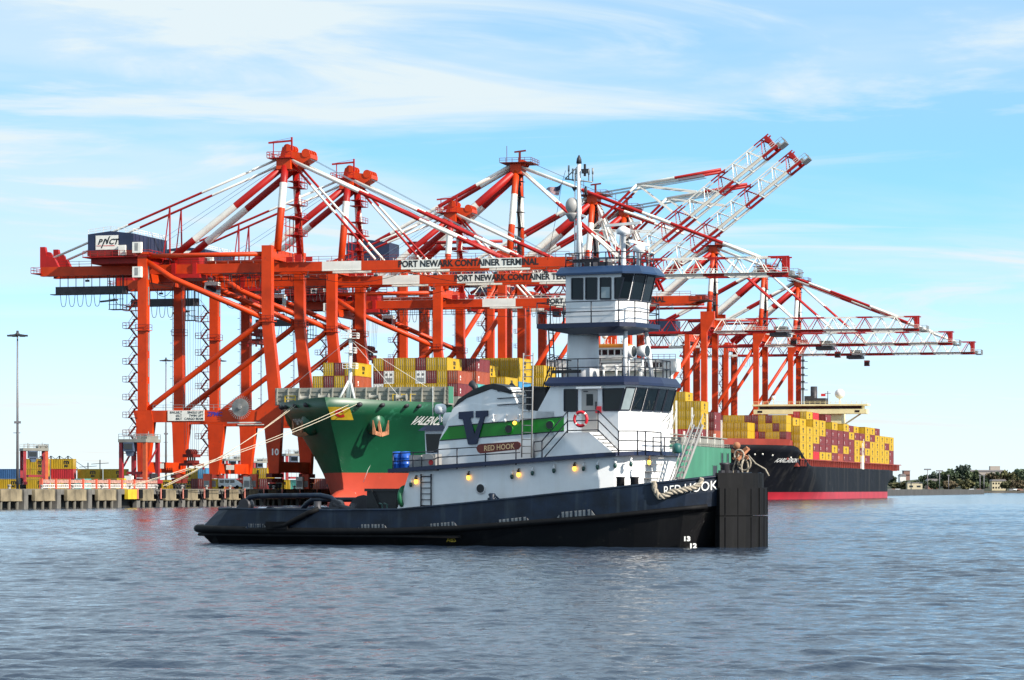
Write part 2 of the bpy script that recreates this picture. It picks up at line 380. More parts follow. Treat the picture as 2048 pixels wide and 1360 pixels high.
# ------------------------------------------------------------------ ship-to-shore cranes, shared bits
def rail_mb(mb, pts, h=1.1, r=0.035, step=2.0, mids=1, mi=0):
    """handrail along a polyline"""
    pts = [Vector(p) for p in pts]
    for i in range(mids+1):
        zz = h*(1 - i*0.48)
        for a, b in zip(pts, pts[1:]): mb.bar(a+Vector((0,0,zz)), b+Vector((0,0,zz)), r*2, r*2, mi)
    for a, b in zip(pts, pts[1:]):
        n = max(1, int((b-a).length/step))
        for k in range(n+1):
            p = a.lerp(b, k/n); mb.bar(p, p+Vector((0,0,h)), r*2, r*2, mi)
    return mb
def stairs_part(root, x, y, z0, z1, n, dx, mat_, wid=0.9):
    """zig-zag stair tower: landings, flights, posts"""
    dz = (z1-z0)/n; mb = MB()
    for i in range(n):
        za = z0+i*dz
        mb.box(x-dx-0.9, x, y-wid, y+wid, za-0.08, za)
        mb.bar((x-dx+0.2, y-wid*0.5, za), (x-0.5, y-wid*0.5, za+dz*0.52), 0.7, 0.16)
        mb.bar((x-0.5, y+wid*0.5, za+dz*0.52), (x-dx+0.2, y+wid*0.5, za+dz), 0.7, 0.16)
        mb.box(x-1.0, x, y-wid, y+wid, za+dz*0.5-0.06, za+dz*0.5+0.02)
        rail_mb(mb, [(x-dx-0.9, y-wid, za), (x-0.2, y-wid, za)], 1.1, 0.04, 1.2)
        rail_mb(mb, [(x-dx-0.9, y-wid, za), (x-dx-0.9, y+wid, za)], 1.1, 0.04, 1.2)
        mb.bar((x-dx+0.2, y-wid, za+1.0), (x-0.5, y-wid, za+dz*0.52+1.0), 0.07)
        mb.bar((x-0.5, y-wid, za+dz*0.52+1.0), (x-dx+0.2, y-wid, za+dz+1.0), 0.07)
    return mb.build('stair_tower', mat_, root)
def festoon_part(root, x0, x1, y, z, n, depth, name='festoon'):
    mb = MB().box(x0, x1, y-0.12, y+0.12, z-0.1, z+0.06)
    w_ = (x1-x0)/n
    for i in range(n):
        a = x0+i*w_; pts = []
        for k in range(9):
            t = k/8.0; pts.append((a+w_*(0.12+0.76*t), y, z-0.1-depth*(1-(2*t-1)**4)))
        mb.tube(pts, 0.06, 5)
    return mb.build(name, STEEL, root)
def bogies(root, x, y, col):
    mb = MB()
    mb.box(x-0.6, x+0.6, y-3.4, y+3.4, 2.2, 3.0)
    for sgn in (-1, 1):
        mb.box(x-0.5, x+0.5, y+sgn*1.8-1.4, y+sgn*1.8+1.4, 1.2, 2.1)
    o = mb.build('bogie', col, root)
    for k in range(4):
        MB().lathe([(0.45, -0.2), (0.45, 0.2)], 12, (x, y-2.7+k*1.8, 0.47), 'x').lathe([(0.2, -0.45), (0.2, 0.45)], 8, (x, y-2.7+k*1.8, 0.9), 'x').build('wheel', STEEL, o)
def spreader(root, x, y, z, ztop, rope_mat):
    """head block and spreader on its hoist ropes: one part with sub-parts"""
    o = MB().box(x-0.9, x+0.9, y-4.6, y+4.6, z, z+0.5).box(x-1.1, x+1.1, y-1.4, y+1.4, z+0.5, z+1.1).build('spreader', RUSTRED, root)
    hb = MB().box(x-1.0, x+1.0, y-2.4, y+2.4, z+1.7, z+2.3)
    for sy in (-1.7, -0.6, 0.6, 1.7): hb.lathe([(0.62, -0.2), (0.62, 0.2)], 12, (x, y+sy, z+2.7), 'y'); hb.bar((x, y+sy, z+1.1), (x, y+sy, z+1.8), 0.25)
    hb.build('head_block', RUSTRED, o)
    for sy in (-4.3, 4.3):
        for sx in (-0.9, 0.9): MB().box(x+sx-0.12, x+sx+0.12, y+sy-0.25, y+sy+0.25, z-0.7, z).build('flipper', RED, o)
    rp = MB()
    for sx in (-0.8, 0.8):
        for sy in (-1.7, -0.6, 0.6, 1.7): rp.bar((x+sx, y+sy, z+2.9), (x+sx*1.6, y+sy*1.3, ztop), 0.05)
    rp.build('hoist_rope', rope_mat, o)
ROPE = mat('wire_rope', (0.16, 0.16, 0.17), 0.5, 0.5, 0.1, 1)
PALEROPE = mat('stay_cable', (0.20, 0.30, 0.36), 0.5, 0.2, 0.1, 1)
# ------------------------------------------------------------------ crane type with box girders and lettering
W = 19.5; G = 25.8
def crane_a(number, with_spreader):
    root = empty('container_crane', (0,0,0))
    ym = W/2
    for y in (0, W):
        # landside leg
        mb = MB().box(-0.95, 0.95, y-0.8, y+0.8, 15.3, 46.4)
        mb.prism([(-1.9, 15.4), (1.9, 15.4), (2.3, 13.0), (0.95, 3.0), (-0.95, 3.0), (-1.3, 13.0)], 'y', y-0.8, y+0.8)
        mb.box(-1.3, 1.3, y-1.15, y+1.15, 31.0, 31.12).box(-1.3, 1.3, y-1.1, y+1.1, 45.9, 46.4)
        lg = mb.build('leg', ORANGE, root)
        rail_mb(MB(), [(-1.3,y-1.15,31.1),(1.3,y-1.15,31.1),(1.3,y+1.15,31.1)], 1.1, 0.04, 1.3).build('platform_rail', RUSTRED, lg)
        # waterside leg: upright above, raked below the knee
        mb = MB().box(G-0.1-1.0, G-0.1+1.0, y-0.8, y+0.8, 32.5, 47.2)
        mb.prism([(G-1.1, 32.6), (G+0.9, 32.6), (G+2.9, 15.4), (G+2.9, 13.0), (G+2.35, 3.0), (G+0.35, 3.0), (G-0.6, 12.6), (G-2.2, 13.4), (G-2.0, 15.2), (G+0.3, 17.2)], 'y', y-0.8, y+0.8)
        mb.box(G-1.5, G+1.3, y-1.15, y+1.15, 32.4, 32.55)
        lg = mb.build('leg', ORANGE, root)
        rail_mb(MB(), [(G-1.5,y-1.15,32.5),(G+1.3,y-1.15,32.5),(G+1.3,y+1.15,32.5)], 1.1, 0.04, 1.3).build('platform_rail', RUSTRED, lg)
        MB().box(0.9, G-0.5, y-0.62, y+0.62, 13.05, 15.35).build('portal_beam', ORANGE, root)
        MB().tube([(0.6, y, 44.6), (6, y, 41.2), (G-1.0, y, 33.2)], 0.58, 10).build('diagonal_brace', ORANGE, root)
        MB().tube([(1.0, y, 15.6), (2.6, y, 16.9), (G-2.5, y, 31.6), (G-0.9, y, 32.9)], 0.55, 10).build('diagonal_brace', ORANGE, root)
        MB().tube([(0.9, y, 45.6), (G-1.0, y, 45.6)], 0.48, 10).build('tie_beam', ORANGE, root)
    for x, nm in ((0, 'landside'), (G+1.35, 'waterside')):
        MB().box(x-0.75, x+0.75, 0.8, W-0.8, 3.2, 5.3).build('sill_beam', ORANGE, root)
        for y in (0, W): bogies(root, x, y, RUSTRED)
    MB().box(-0.7, 0.7, 0.8, W-0.8, 40.6, 42.3).build('cross_beam', ORANGE, root)
    MB().box(G-0.9, G+0.8, 0.8, W-0.8, 44.6, 46.6).build('cross_beam', ORANGE, root)
    # railing on the portal beam
    rail_mb(MB(), [(2.2, -0.6, 15.36), (19, -0.6, 15.36)], 1.05, 0.035, 2.0).build('handrail', GREYST, root)
    # twin girders with boom: backreach to tip
    cuts = [-24.4, 34.8, 42.8, 50.9, 58.8, 66.8, 75.0, 84.0]
    bandm = [0, 1, 0, 1, 0, 1, 0]
    for k, y in enumerate((ym-3.3, ym+3.3)):
        mb = MB()
        for a, b, m in zip(cuts, cuts[1:], bandm):
            mb.box(a, b, y-0.55, y+0.55, 42.68, 44.35, m)
            mb.box(a, b, y-0.62, y+0.72, 42.5, 42.68, m)
        mb.prism([(84.0, 44.35), (84.0, 42.5), (86.6, 43.3), (86.6, 44.2)], 'y', y-0.55, y+0.55, 0)
        gd = mb.build('girder', [ORANGE, CWHITE], root)
        rail_mb(MB(), [(-22, y+0.9, 44.36), (84, y+0.9, 44.36)], 1.1, 0.035, 2.6).build('walkway_rail', CWHITE if k else RUSTRED, gd)
        MB().box(-22, 84, y+0.56, y+1.15, 44.28, 44.36).build('walkway', RUSTRED, gd) if k == 0 else None
        if k == 0:
            tm = text_mesh('PORT NEWARK CONTAINER TERMINAL', 1.7, BLACKP, 0.05, 0, 0.012)
            sc_ = 28.0/text_w(tm)
            t = place('lettering', tm, gd, (50.3, y-0.58, 42.98), (math.pi/2, 0, 0)); t.scale = (sc_, 1.0, 1)
    for x in (-23.8, -10, 84.2):
        MB().box(x-0.4, x+0.4, ym-3.0, ym+3.0, 42.9, 44.2).build('girder_cross_beam', ORANGE, root)
    # tip: platform and sheaves
    mb = MB().box(84.4, 88.5, ym-4.0, ym+4.0, 43.3, 43.45); rail_mb(mb, [(84.4,ym-4,43.45),(88.5,ym-4,43.45),(88.5,ym+4,43.45),(84.4,ym+4,43.45)], 1.1, 0.04, 1.4)
    mb.box(85.0, 87.4, ym-2.2, ym+2.2, 43.45, 44.6)
    mb.build('boom_tip_platform', RUSTRED, root)
    # rear end: sheave frames
    mb = MB()
    for y in (ym-3.3, ym+3.3):
        mb.prism([(-24.5, 44.3), (-20.5, 44.3), (-21.5, 46.2), (-23.1, 46.6), (-23.5, 48.4), (-24.5, 48.4)], 'y', y-0.5, y+0.5)
        mb.lathe([(0.8, -0.3), (0.8, 0.3)], 14, (-22.8, y, 46.6), 'y')
    mb.box(-26.2, -24, ym-4.4, ym+4.4, 43.0, 43.15); rail_mb(mb, [(-24,ym-4.4,43.15),(-26.2,ym-4.4,43.15),(-26.2,ym+4.4,43.15),(-24,ym+4.4,43.15)], 1.1, 0.04, 1.4)
    mb.build('rear_sheave_frame', RED, root)
    # A-frame with painted bands, back legs and stays
    base_z, top_z = 46.4, 63.20; xa = G+0.9
    for sg in (-1, 1):
        MB().banded((xa, ym+sg*6.9, base_z), (xa+0.3, ym+sg*3.3, top_z), 0.74, (0.50, 0.80), (0, 1, 2), 12).build('a_frame_leg', [ORANGE, CWHITE, RED], root)
        MB().banded((xa-0.3, ym+sg*3.1, 63.00), (3.4, ym+sg*3.6, 45.6), 0.70, (0.42, 0.79), (0, 1, 0), 12).build('back_leg', [RED, CWHITE], root)
        MB().banded((xa-1.6, ym+sg*2.7, 64.60), (-21.8, ym+sg*3.3, 46.2), 0.24, (0.33, 0.66), (1, 0, 1), 8).build('backstay', [RED, CWHITE], root)
        MB().bar((3.0, ym+sg*3.3, 44.4), (2.9, ym+sg*3.1, 56.0), 0.25).bar((1.4, ym+sg*3.3, 44.4), (2.9, ym+sg*3.1, 56.0), 0.18).build('stay_strut', RED, root)
        MB().banded((xa+1.4, ym+sg*2.9, 64.40), (70.50, ym+sg*3.3, 44.6), 0.36, (0.33, 0.62, 0.80), (1, 0, 1, 0), 8).build('forestay', [RED, CWHITE], root)
        MB().banded((xa+1.6, ym+sg*2.2, 63.60), (45.5, ym+sg*3.3, 44.6), 0.24, (0.22, 0.52, 0.80), (0, 1, 0, 1), 8).build('forestay', [RED, CWHITE], root)
        rp = MB(); 
        for off in (0.0, 0.5): rp.bar((xa+3.6, ym+sg*(1.2+off), 65.40), (68.50, ym+sg*(2.2+off), 45.2), 0.07)
        rp.bar((xa-1.5, ym+sg*1.2, 64.40), (0.5, ym+sg*1.6, 49.5), 0.06)
        rp.build('boom_hoist_rope', PALEROPE, root)
    mb = MB().box(xa-1.3, xa+1.6, ym-3.9, ym+3.9, 62.60, 64.70).prism([(xa+1.6, 62.70), (xa+5.2, 64.80), (xa+5.2, 65.60), (xa+1.2, 66.20), (xa-0.6, 67.20), (xa-1.3, 64.70)], 'y', ym-2.2, ym+2.2)
    for y in (ym-2.2, ym-0.8, ym+0.8, ym+2.2): mb.lathe([(0.85, -0.14), (0.85, 0.14)], 14, (xa+4.2, y, 65.80), 'y'); mb.lathe([(0.8, -0.14), (0.8, 0.14)], 14, (xa+0.4, y, 66.90), 'y')
    af = mb.build('apex_frame', ORANGE, root)
    mb = MB().box(xa-3.0, xa+2.0, ym-4.6, ym+4.6, 64.70, 64.85); rail_mb(mb, [(xa-3,ym-4.6,64.85),(xa+2,ym-4.6,64.85)], 1.1, 0.05, 1.2); rail_mb(mb, [(xa-3,ym-4.6,64.85),(xa-3,ym+4.6,64.85)], 1.1, 0.05, 1.5)
    mb.bar((xa-2.2, ym-3, 64.80), (xa-2.2, ym-3, 67.90), 0.16).bar((xa+1.6, ym-3, 66.30), (xa+1.6, ym-3, 68.90), 0.3).bar((xa+1.6, ym-3, 68.20), (xa-3.2, ym-3, 67.90), 0.34).bar((xa+1.6, ym-3, 68.80), (xa-3.2, ym-3, 68.00), 0.05)
    mb.build('apex_platform', RED, root)
    # ladders inside the A-frame
    mb = MB()
    for i, (z0, z1) in enumerate(((46.6, 50.0), (50.0, 53.4), (53.4, 56.0), (56.0, 59.4), (59.4, 60.60), (60.60, 63.40))):
        yy = ym + (1.4 if i % 2 else 2.6); sgn = 1 if i % 2 else -1
        mb.bar((xa+1.2, yy-sgn*0.9, z0), (xa+1.2, yy+sgn*0.9, z1), 0.75, 0.14); mb.box(xa-0.2, xa+2.4, ym-1.0, ym+4.2, z1-0.08, z1)
        rail_mb(mb, [(xa+2.4, ym-1.0, z1), (xa+2.4, ym+4.2, z1)], 1.0, 0.04, 1.3)
    mb.box(xa-0.2, xa+2.6, ym-4.4, ym+4.6, 53.2, 53.35)
    for z in (47.8, 49.6, 51.4): mb.bar((xa+0.9, ym-5.2, z), (xa+0.9, ym+5.2, z), 0.16)
    for y in (-4.5, -2.2, 0, 2.2, 4.5): mb.bar((xa+0.9, ym+y, 46.6), (xa+0.9, ym+y, 53.2), 0.14)
    mb.build('a_frame_stairs', RED, root)
    # machinery house
    h0, h1 = -11.9, -2.3
    mb = MB().prism([(h0, 46.4), (h1, 46.4), (h1, 50.2), ((h0+h1)/2, 50.75), (h0, 50.2)], 'y', 0.4, W-1.0)
    for k in range(9): mb.bar((h1+0.03, 1.6+k*2.0, 46.5), (h1+0.03, 1.6+k*2.0, 50.1), 0.08, 0.06)
    mh = mb.build('machinery_house', NAVY, root)
    MB().box(h0-0.1, h1+0.02, 0.36, W-1.0, 45.9, 46.9).build('house_skirt', RUSTRED, mh)
    MB().box(h0-0.6, 1.6, -1.0, W-0.4, 45.5, 45.68).box(h0+0.4, 0.6, 1.0, W-2, 44.4, 45.5).build('house_platform', RED, mh)
    rail_mb(MB(), [(h0+0.1,0.5,50.2),((h0+h1)/2,0.5,50.75),(h1-0.1,0.5,50.2),(h1-0.1,W-1.1,50.2)], 0.9, 0.045, 1.4).build('roof_rail', CWHITE, mh)
    rail_mb(MB(), [(h0-0.5,-0.9,45.7),(1.5,-0.9,45.7),(1.5,6,45.7)], 1.1, 0.04, 1.4).build('platform_rail', RED, mh)
    sg = MB().box(-10.2, -5.5, 0.28, 0.40, 47.1, 49.9).build('sign_board', SIGNW, mh)
    t = text_mesh('P', 1.5, BLACKP, 0.05, 0.35, 0.01); place('lettering', t, sg, (-9.75, 0.26, 48.15), (math.pi/2, 0, 0))
    t = text_mesh('CT', 1.5, BLACKP, 0.05, 0.35, 0.01); place('lettering', t, sg, (-7.5, 0.26, 48.15), (math.pi/2, 0, 0))
    MB().prism([(-8.75, 48.15), (-8.5, 48.15), (-8.05, 49.0), (-7.95, 48.2), (-7.7, 48.2), (-7.2, 49.55), (-7.0, 49.7), (-7.35, 49.7), (-7.75, 48.9), (-8.0, 49.25), (-8.3, 49.25), (-8.55, 48.7)], 'y', 0.25, 0.27).prism([(-8.75, 48.2), (-8.5, 48.2), (-8.9, 47.35), (-9.1, 47.45)], 'y', 0.25, 0.27).build('logo_letter', BLACKP, sg)
    MB().box(-10.0, -9.0, 0.25, 0.27, 47.8, 47.93).box(-8.55, -6.2, 0.25, 0.27, 47.8, 47.93).build('logo_underline', SIGNR, sg)
    MB().box(-5.2, -3.8, -0.3, 0.38, 45.9, 47.9).build('electrical_cabinet', SIGNW, mh)
    for z in (41.4, 46.2):
        o = MB().box(-1.7, 0.1, -1.7, -0.8, z, z+2.1).build('lift_box', SIGNW, root)
        MB().box(-1.2, -0.5, -1.73, -1.69, z+0.4, z+1.9).build('grille', GREYST, o)
    # under-girder cable store, trolley, cab, festoons
    mb = MB().box(-21.5, -6.5, ym-3.0, ym-1.6, 39.0, 40.4)
    for k in range(9): mb.bar((-20.8+k*1.7, ym-2.3, 40.4), (-20.8+k*1.7, ym-2.3, 42.6), 0.12)
    mb.box(-22.5, -6.2, ym-3.4, ym-1.4, 38.8, 38.95)
    mb.build('cable_gallery', STEEL, root)
    festoon_part(root, -20.5, -11.5, ym-3.4, 38.9, 5, 2.4)
    MB().tube([(-10+0.9*k, ym-2.8, 41.9-5.5*(1-((k-4)/4.0)**4)) for k in range(9)], 0.06, 5).build('cable_loop', STEEL, root)
    MB().tube([(-1.6+0.75*k, ym-2.8, 41.9-3.8*(1-((k-4)/4.0)**2)) for k in range(9)], 0.06, 5).build('cable_loop', STEEL, root)
    mb = MB().box(-9.6, -6.4, ym-4.4, ym-2.0, 35.6, 35.72)
    for x in (-9.4, -8.0, -6.6): mb.bar((x, ym-4.3, 35.6), (x, ym-4.3, 42.5), 0.14); mb.bar((x, ym-2.1, 35.6), (x, ym-2.1, 42.5), 0.1)
    for z in (36.6, 37.7, 38.8): mb.bar((-9.6, ym-4.3, z), (-6.4, ym-4.3, z), 0.1)
    mb.bar((-11.8, ym-3.2, 37.3), (-8.2, ym-3.2, 37.6), 0.8, 0.3)
    mb.build('service_basket', STEEL, root)
    tx = 6.3
    mb = MB().box(tx-3.4, tx+3.4, ym-4.6, ym+4.6, 41.6, 42.4).box(tx-2.6, tx+2.4, ym-2.4, ym+2.4, 44.45, 46.0)
    for y in (-4.0, 4.0): mb.box(tx-2.6, tx-1.8, ym+y-0.3, ym+y+0.3, 42.4, 44.6).box(tx+1.8, tx+2.6, ym+y-0.3, ym+y+0.3, 42.4, 44.6)
    mb.build('trolley', RED, root)
    cb = MB().box(tx+3.2, tx+5.6, ym-1.2, ym+1.2, 38.4, 41.0).build('operator_cab', SIGNW, root)
    MB().box(tx+3.5, tx+5.63, ym-1.23, ym+1.23, 38.9, 40.3).build('cab_window', glassd, cb)
    festoon_part(root, tx+8, 24.0, ym-3.9, 42.3, 6, 3.0)
    if with_spreader: spreader(root, tx, ym, 4.6, 41.6, ROPE)
    else: spreader(root, tx, ym, 30.0, 41.6, ROPE)
    # fittings: caged ladders, conduits, floodlights, under-girder catwalk
    for x, y in ((0.0, W), (G, 0.0), (G, W)):
        mb = MB(); xx = x-1.35 if x < 5 else x-1.45
        for z0 in np.arange(16.5, 43.0, 0.9): mb.bar((xx, y-0.3, z0), (xx, y+0.3, z0), 0.05)
        for yy in (-0.3, 0.3): mb.bar((xx, y+yy, 16), (xx, y+yy, 43.5), 0.07)
        for z0 in np.arange(17.5, 43.0, 2.4): mb.box(xx-0.55, xx-0.5, y-0.4, y+0.4, z0, z0+0.08).box(xx-0.55, xx, y-0.42, y-0.36, z0, z0+0.08)
        mb.build('leg_ladder', RUSTRED, root)
    mb = MB()
    for z0 in (17, 22, 27, 36, 41): mb.box(1.0, 1.12, -0.25, 0.1, z0, z0+3.6)
    mb.build('conduit', GREYST, root)
    for x in (-14, 12, 20, 32, 46, 58, 70, 80):
        o = MB().bar((x, ym-3.9, 42.5), (x, ym-4.5, 41.6), 0.09).box(x-0.35, x+0.35, ym-4.9, ym-4.3, 41.2, 41.6).build('floodlight', STEEL, root)
    mb = MB().box(8, 33, ym+4.3, ym+5.1, 41.4, 41.5); rail_mb(mb, [(8, ym+5.1, 41.5), (33, ym+5.1, 41.5)], 1.1, 0.05, 1.8)
    for x in range(9, 33, 4): mb.bar((x, ym+4.7, 41.5), (x, ym+4.2, 43.0), 0.12)
    mb.build('catwalk', RUSTRED, root)
    mb = MB()
    for k, x in enumerate((27.6, 29.4, 31.6)): mb.box(x, x+1.3, ym-4.4, ym-4.0, 44.4, 45.3+0.5*(k % 2))
    mb.build('junction_box', RED, root)
    for x0, x1, dz in ((-4, 8, 1.5), (30, 52, 2.2), (52, 80, 2.6)):
        MB().tube([(x0+(x1-x0)*k/10.0, ym-2.6, 42.4-dz*(1-((k-5)/5.0)**2)) for k in range(11)], 0.05, 5).build('slack_cable', STEEL, root)
    # stairs, reel, signs
    stairs_part(root, -0.95, -0.2, 7.0, 38.5, 9, 2.1, RUSTRED)
    mb = MB().lathe([(0.35, -0.5), (0.35, 0.5)], 10, (20.6, -1.4, 15.8), 'y').lathe([(1.75, -0.05), (1.75, 0.05)], 24, (20.6, -1.5, 15.8), 'y')
    rl = mb.build('cable_reel', GREYST, root); sp = MB()
    for k in range(34):
        a = 2*math.pi*k/34; sp.bar((20.6+0.4*math.cos(a), -1.62, 15.8+0.4*math.sin(a)), (20.6+2.35*math.cos(a), -1.55, 15.8+2.35*math.sin(a)), 0.09, 0.07)
    sp.build('spokes', GREYST, rl)
    o = MB().box(5.3, 12.9, -0.75, -0.63, 13.3, 15.3).build('load_sign', SIGNW, root)
    for i, (a, b) in enumerate((('SWL50LT', 'SINGLE LIFT'), ('65LT', 'TWIN LIFT'), ('80LT', 'CARGO BEAM'))):
        place('lettering', text_mesh(a, 0.62, BLACKP, 0.012, 0, 0.005, 'RIGHT'), o, (8.3, -0.77, 14.72-i*0.62), (math.pi/2, 0, 0))
        place('lettering', text_mesh(b, 0.62, BLACKP, 0.012, 0, 0.005, 'RIGHT'), o, (12.7, -0.77, 14.72-i*0.62), (math.pi/2, 0, 0))
    place('maker_lettering', text_mesh('ZPMC', 1.15, BLUEP, 0.03, 0.1, 0.01), root, (13.5, -0.66, 14.2), (math.pi/2, 0, 0))
    MB().box(17.6, G-0.8, -0.68, -0.63, 12.75, 13.0).build('warning_strip', SIGNW, root)
    tm = text_mesh(number, 1.7, WHITEL, 0.05, 0, 0.01, 'CENTER'); place('number', tm, root, (G+1.6, -0.83, 6.6), (math.pi/2, 0, 0))
    o = MB().box(-0.5, 0.9, 0.6, 0.75, 3.9, 4.9).build('number_plate', SIGNW, root)
    MB().box(2.8, 4.5, -0.82, -0.7, 4.0, 5.0).build('notice_board', SIGNW, root)
    return root
glassd = glass_dark('dark_glass', (0.010, 0.014, 0.018))
def put(o, s): o.location = tw(0, s, DECK); o.rotation_euler = (0,0,-TH)
ca = crane_a('10', True); put(ca, 0)
tag(ca, 'tall orange box-girder crane with machinery house at far left, over the green bow', 'crane', 'container cranes on the quay')
cb_ = copy_tree(ca); put(cb_, 40); tag(cb_, 'orange box-girder crane just behind the leftmost one, second lettered boom from the top', 'crane')
for o in list(cb_.children):
    if o.name.startswith('number') and not o.name.startswith('number_plate'): o.data = text_mesh('11', 1.7, WHITEL, 0.05, 0, 0.01, 'CENTER')
    if o.name.startswith('spreader'):
        o.location.z += 26
        for c in o.children:
            if c.name.startswith('hoist_rope'): c.scale.z = 0.33; c.location.z = 5.0
cc_ = copy_tree(cb_); put(cc_, 119); tag(cc_, 'orange box-girder crane behind the tug mast, lowest lettered boom of the three', 'crane')
# ------------------------------------------------------------------ taller crane type with lattice boom
HB = 53.2; HT = 57.6; XA = 27.2; TOP = 81.0
def lattice(mb, x0, x1, n, y0, y1, z0, z1, bands):
    """truss boom: two bottom chords, one wide top frame, zig-zag webs; bands = material per bay"""
    dx = (x1-x0)/n
    for i in range(n):
        a, b = x0+i*dx, x0+(i+1)*dx; m = bands[i*len(bands)//n]; mid = (a+b)/2
        for y, yt in ((y0, y0+1.6), (y1, y1-1.6)):
            mb.bar((a,y,z0), (b,y,z0), 0.62, 0.7, m); mb.bar((a,yt,z1), (b,yt,z1), 0.34, 0.34, m)
            mb.bar((a,y,z0), (mid,yt,z1), 0.22, 0.22, m); mb.bar((mid,yt,z1), (b,y,z0), 0.22, 0.22, m)
        mb.bar((a,y0,z0), (a,y1,z0), 0.3, 0.3, m); mb.bar((mid,y0+1.6,z1), (mid,y1-1.6,z1), 0.22, 0.22, m)
    return mb
def crane_b(raised):
    root = empty('container_crane', (0,0,0)); ym = W/2
    for y in (0, W):
        lg = MB().box(-0.9, 0.9, y-0.75, y+0.75, 3.0, HT).box(-1.6, -0.9, y-0.5, y+0.5, 8.0, HB).build('leg', ORANGE, root)
        lg = MB().box(G-1.0, G+1.0, y-0.8, y+0.8, 3.0, HT).prism([(G-1.0, HB-4.2), (G+3.6, HT-0.2), (G+3.6, HT+2.2), (G-1.2, HT+2.2)], 'y', y-0.78, y+0.78).build('leg', ORANGE, root)
        MB().box(0.8, G-0.9, y-0.6, y+0.6, 13.2, 15.2).build('portal_beam', ORANGE, root)
        MB().tube([(0.7, y, 15.6), (G-0.8, y, HB-1.0)], 0.62, 10).build('diagonal_brace', ORANGE, root)
        MB().tube([(0.5, y, HT+4.6), (G, y, HT+4.6)], 0.42, 8).build('tie_beam', RED, root)
    for x in (0, G):
        MB().box(x-0.7, x+0.7, 0.8, W-0.8, 3.2, 5.2).build('sill_beam', ORANGE, root)
        MB().box(x-0.8, x+0.8, 0.8, W-0.8, HT-2.6, HT+0.6).build('cross_beam', ORANGE, root)
        for y in (0, W): bogies(root, x, y, RUSTRED)
    stairs_part(root, -0.9, -0.2, 7.0, HB-3, 10, 2.0, RUSTRED)
    lattice(MB(), -20, XA, 8, ym-3.6, ym+3.6, HB, HT, [0, 1, 0, 0]).build('rear_girder', [RED, CWHITE], root)
    mh = MB().box(-17, -5.5, ym-4.4, ym+4.4, HT+0.8, HT+5.4).prism([(-17, HT+5.4), (-5.5, HT+5.4), (-11.2, HT+6.2)], 'y', ym-4.4, ym+4.4).build('machinery_house', NAVY, root)
    MB().box(-18, -4.5, ym-5.2, ym+5.2, HT+0.4, HT+0.7).build('house_platform', RUSTRED, mh)
    bm_ = MB(); lattice(bm_, 0.6, 70.0, 13, -3.6, 3.6, 0, HT-HB, [1, 0, 1, 0, 1, 0, 1, 0])
    bm_.bar((0.2, -3.6, 0.0), (0.6, -3.6, 0.6), 0.9); bm_.bar((0.2, 3.6, 0.0), (0.6, 3.6, 0.6), 0.9)
    boom = bm_.build('boom', [RED, CWHITE], root, (XA, ym, HB))
    rail_mb(MB(), [(2, -4.6, 0.4), (70, -4.6, 0.4)], 1.1, 0.05, 2.6).box(2, 70, -4.9, -3.9, 0.3, 0.4).build('walkway', CWHITE, boom)
    tp_ = MB().box(70.0, 72.4, -3.4, 3.4, -0.6, -0.45); rail_mb(tp_, [(70,-3.4,-0.45),(72.4,-3.4,-0.45),(72.4,3.4,-0.45)], 1.7, 0.05, 1.1, 2); tp_.box(69.8, 70.8, -2.2, 2.2, -0.2, 0.9); tp_.build('boom_tip_platform', GREYST, boom)
    for y in (-2.2, 2.2): MB().box(68.2, 69.4, y-0.4, y+0.4, 0.2, HT-HB).build('buffer', RED, boom)
    # A-frame, apex
    for sg in (-1, 1):
        MB().banded((XA-0.6, ym+sg*6.2, HT+0.4), (XA+0.2, ym+sg*1.9, TOP), 0.85, (0.38, 0.72), (0, 1, 0), 12).build('a_frame_leg', [ORANGE, CWHITE], root)
        MB().banded((XA-0.6, ym+sg*2.2, TOP-1.0), (1.0, ym+sg*4.2, HT+1.0), 0.95, (0.36, 0.80), (0, 1, 0), 12).build('back_leg', [RED, CWHITE], root)
        MB().banded((XA-1.2, ym+sg*1.8, TOP+1.0), (-19.0, ym+sg*3.6, HT+0.6), 0.5, (0.20, 0.42, 0.7), (1, 0, 1, 0), 8).build('backstay', [RED, CWHITE], root)
    mb = MB().box(XA-1.2, XA+1.6, ym-2.8, ym+2.8, TOP-1.2, TOP+1.4)
    for y in (-1.8, 0, 1.8): mb.lathe([(0.9, -0.15), (0.9, 0.15)], 14, (XA+1.8, ym+y, TOP+1.5), 'y')
    mb.build('apex_frame', ORANGE, root)
    mb = MB().box(XA-3.6, XA+4.6, ym-4.2, ym+4.2, TOP+1.5, TOP+1.65); rail_mb(mb, [(XA-3.6,ym-4.2,TOP+1.6),(XA+4.6,ym-4.2,TOP+1.6),(XA+4.6,ym+4.2,TOP+1.6)], 1.1, 0.05, 1.4)
    mb.bar((XA-2.8, ym, TOP+1.6), (XA-2.8, ym, TOP+6.2), 0.12).bar((XA+0.6, ym, TOP+1.6), (XA+0.6, ym, TOP+4.8), 0.5).bar((XA-0.8, ym, TOP+4.6), (XA+2.2, ym, TOP+4.9), 0.4)
    mb.build('apex_platform', RUSTRED, root)
    mb = MB()
    for i in range(6):
        za = HT+1+i*3.9; sgn = 1 if i % 2 else -1
        mb.bar((XA+0.4, ym-sgn*0.8, za), (XA+0.4, ym+sgn*0.8, za+3.9), 0.7, 0.15).box(XA-0.4, XA+1.6, ym-1.6, ym+1.6, za+3.82, za+3.9)
    for z in (HT+1.5, HT+3.2, HT+4.9, HT+6.4): mb.bar((XA, ym-4.6, z), (XA, ym+4.6, z), 0.2)
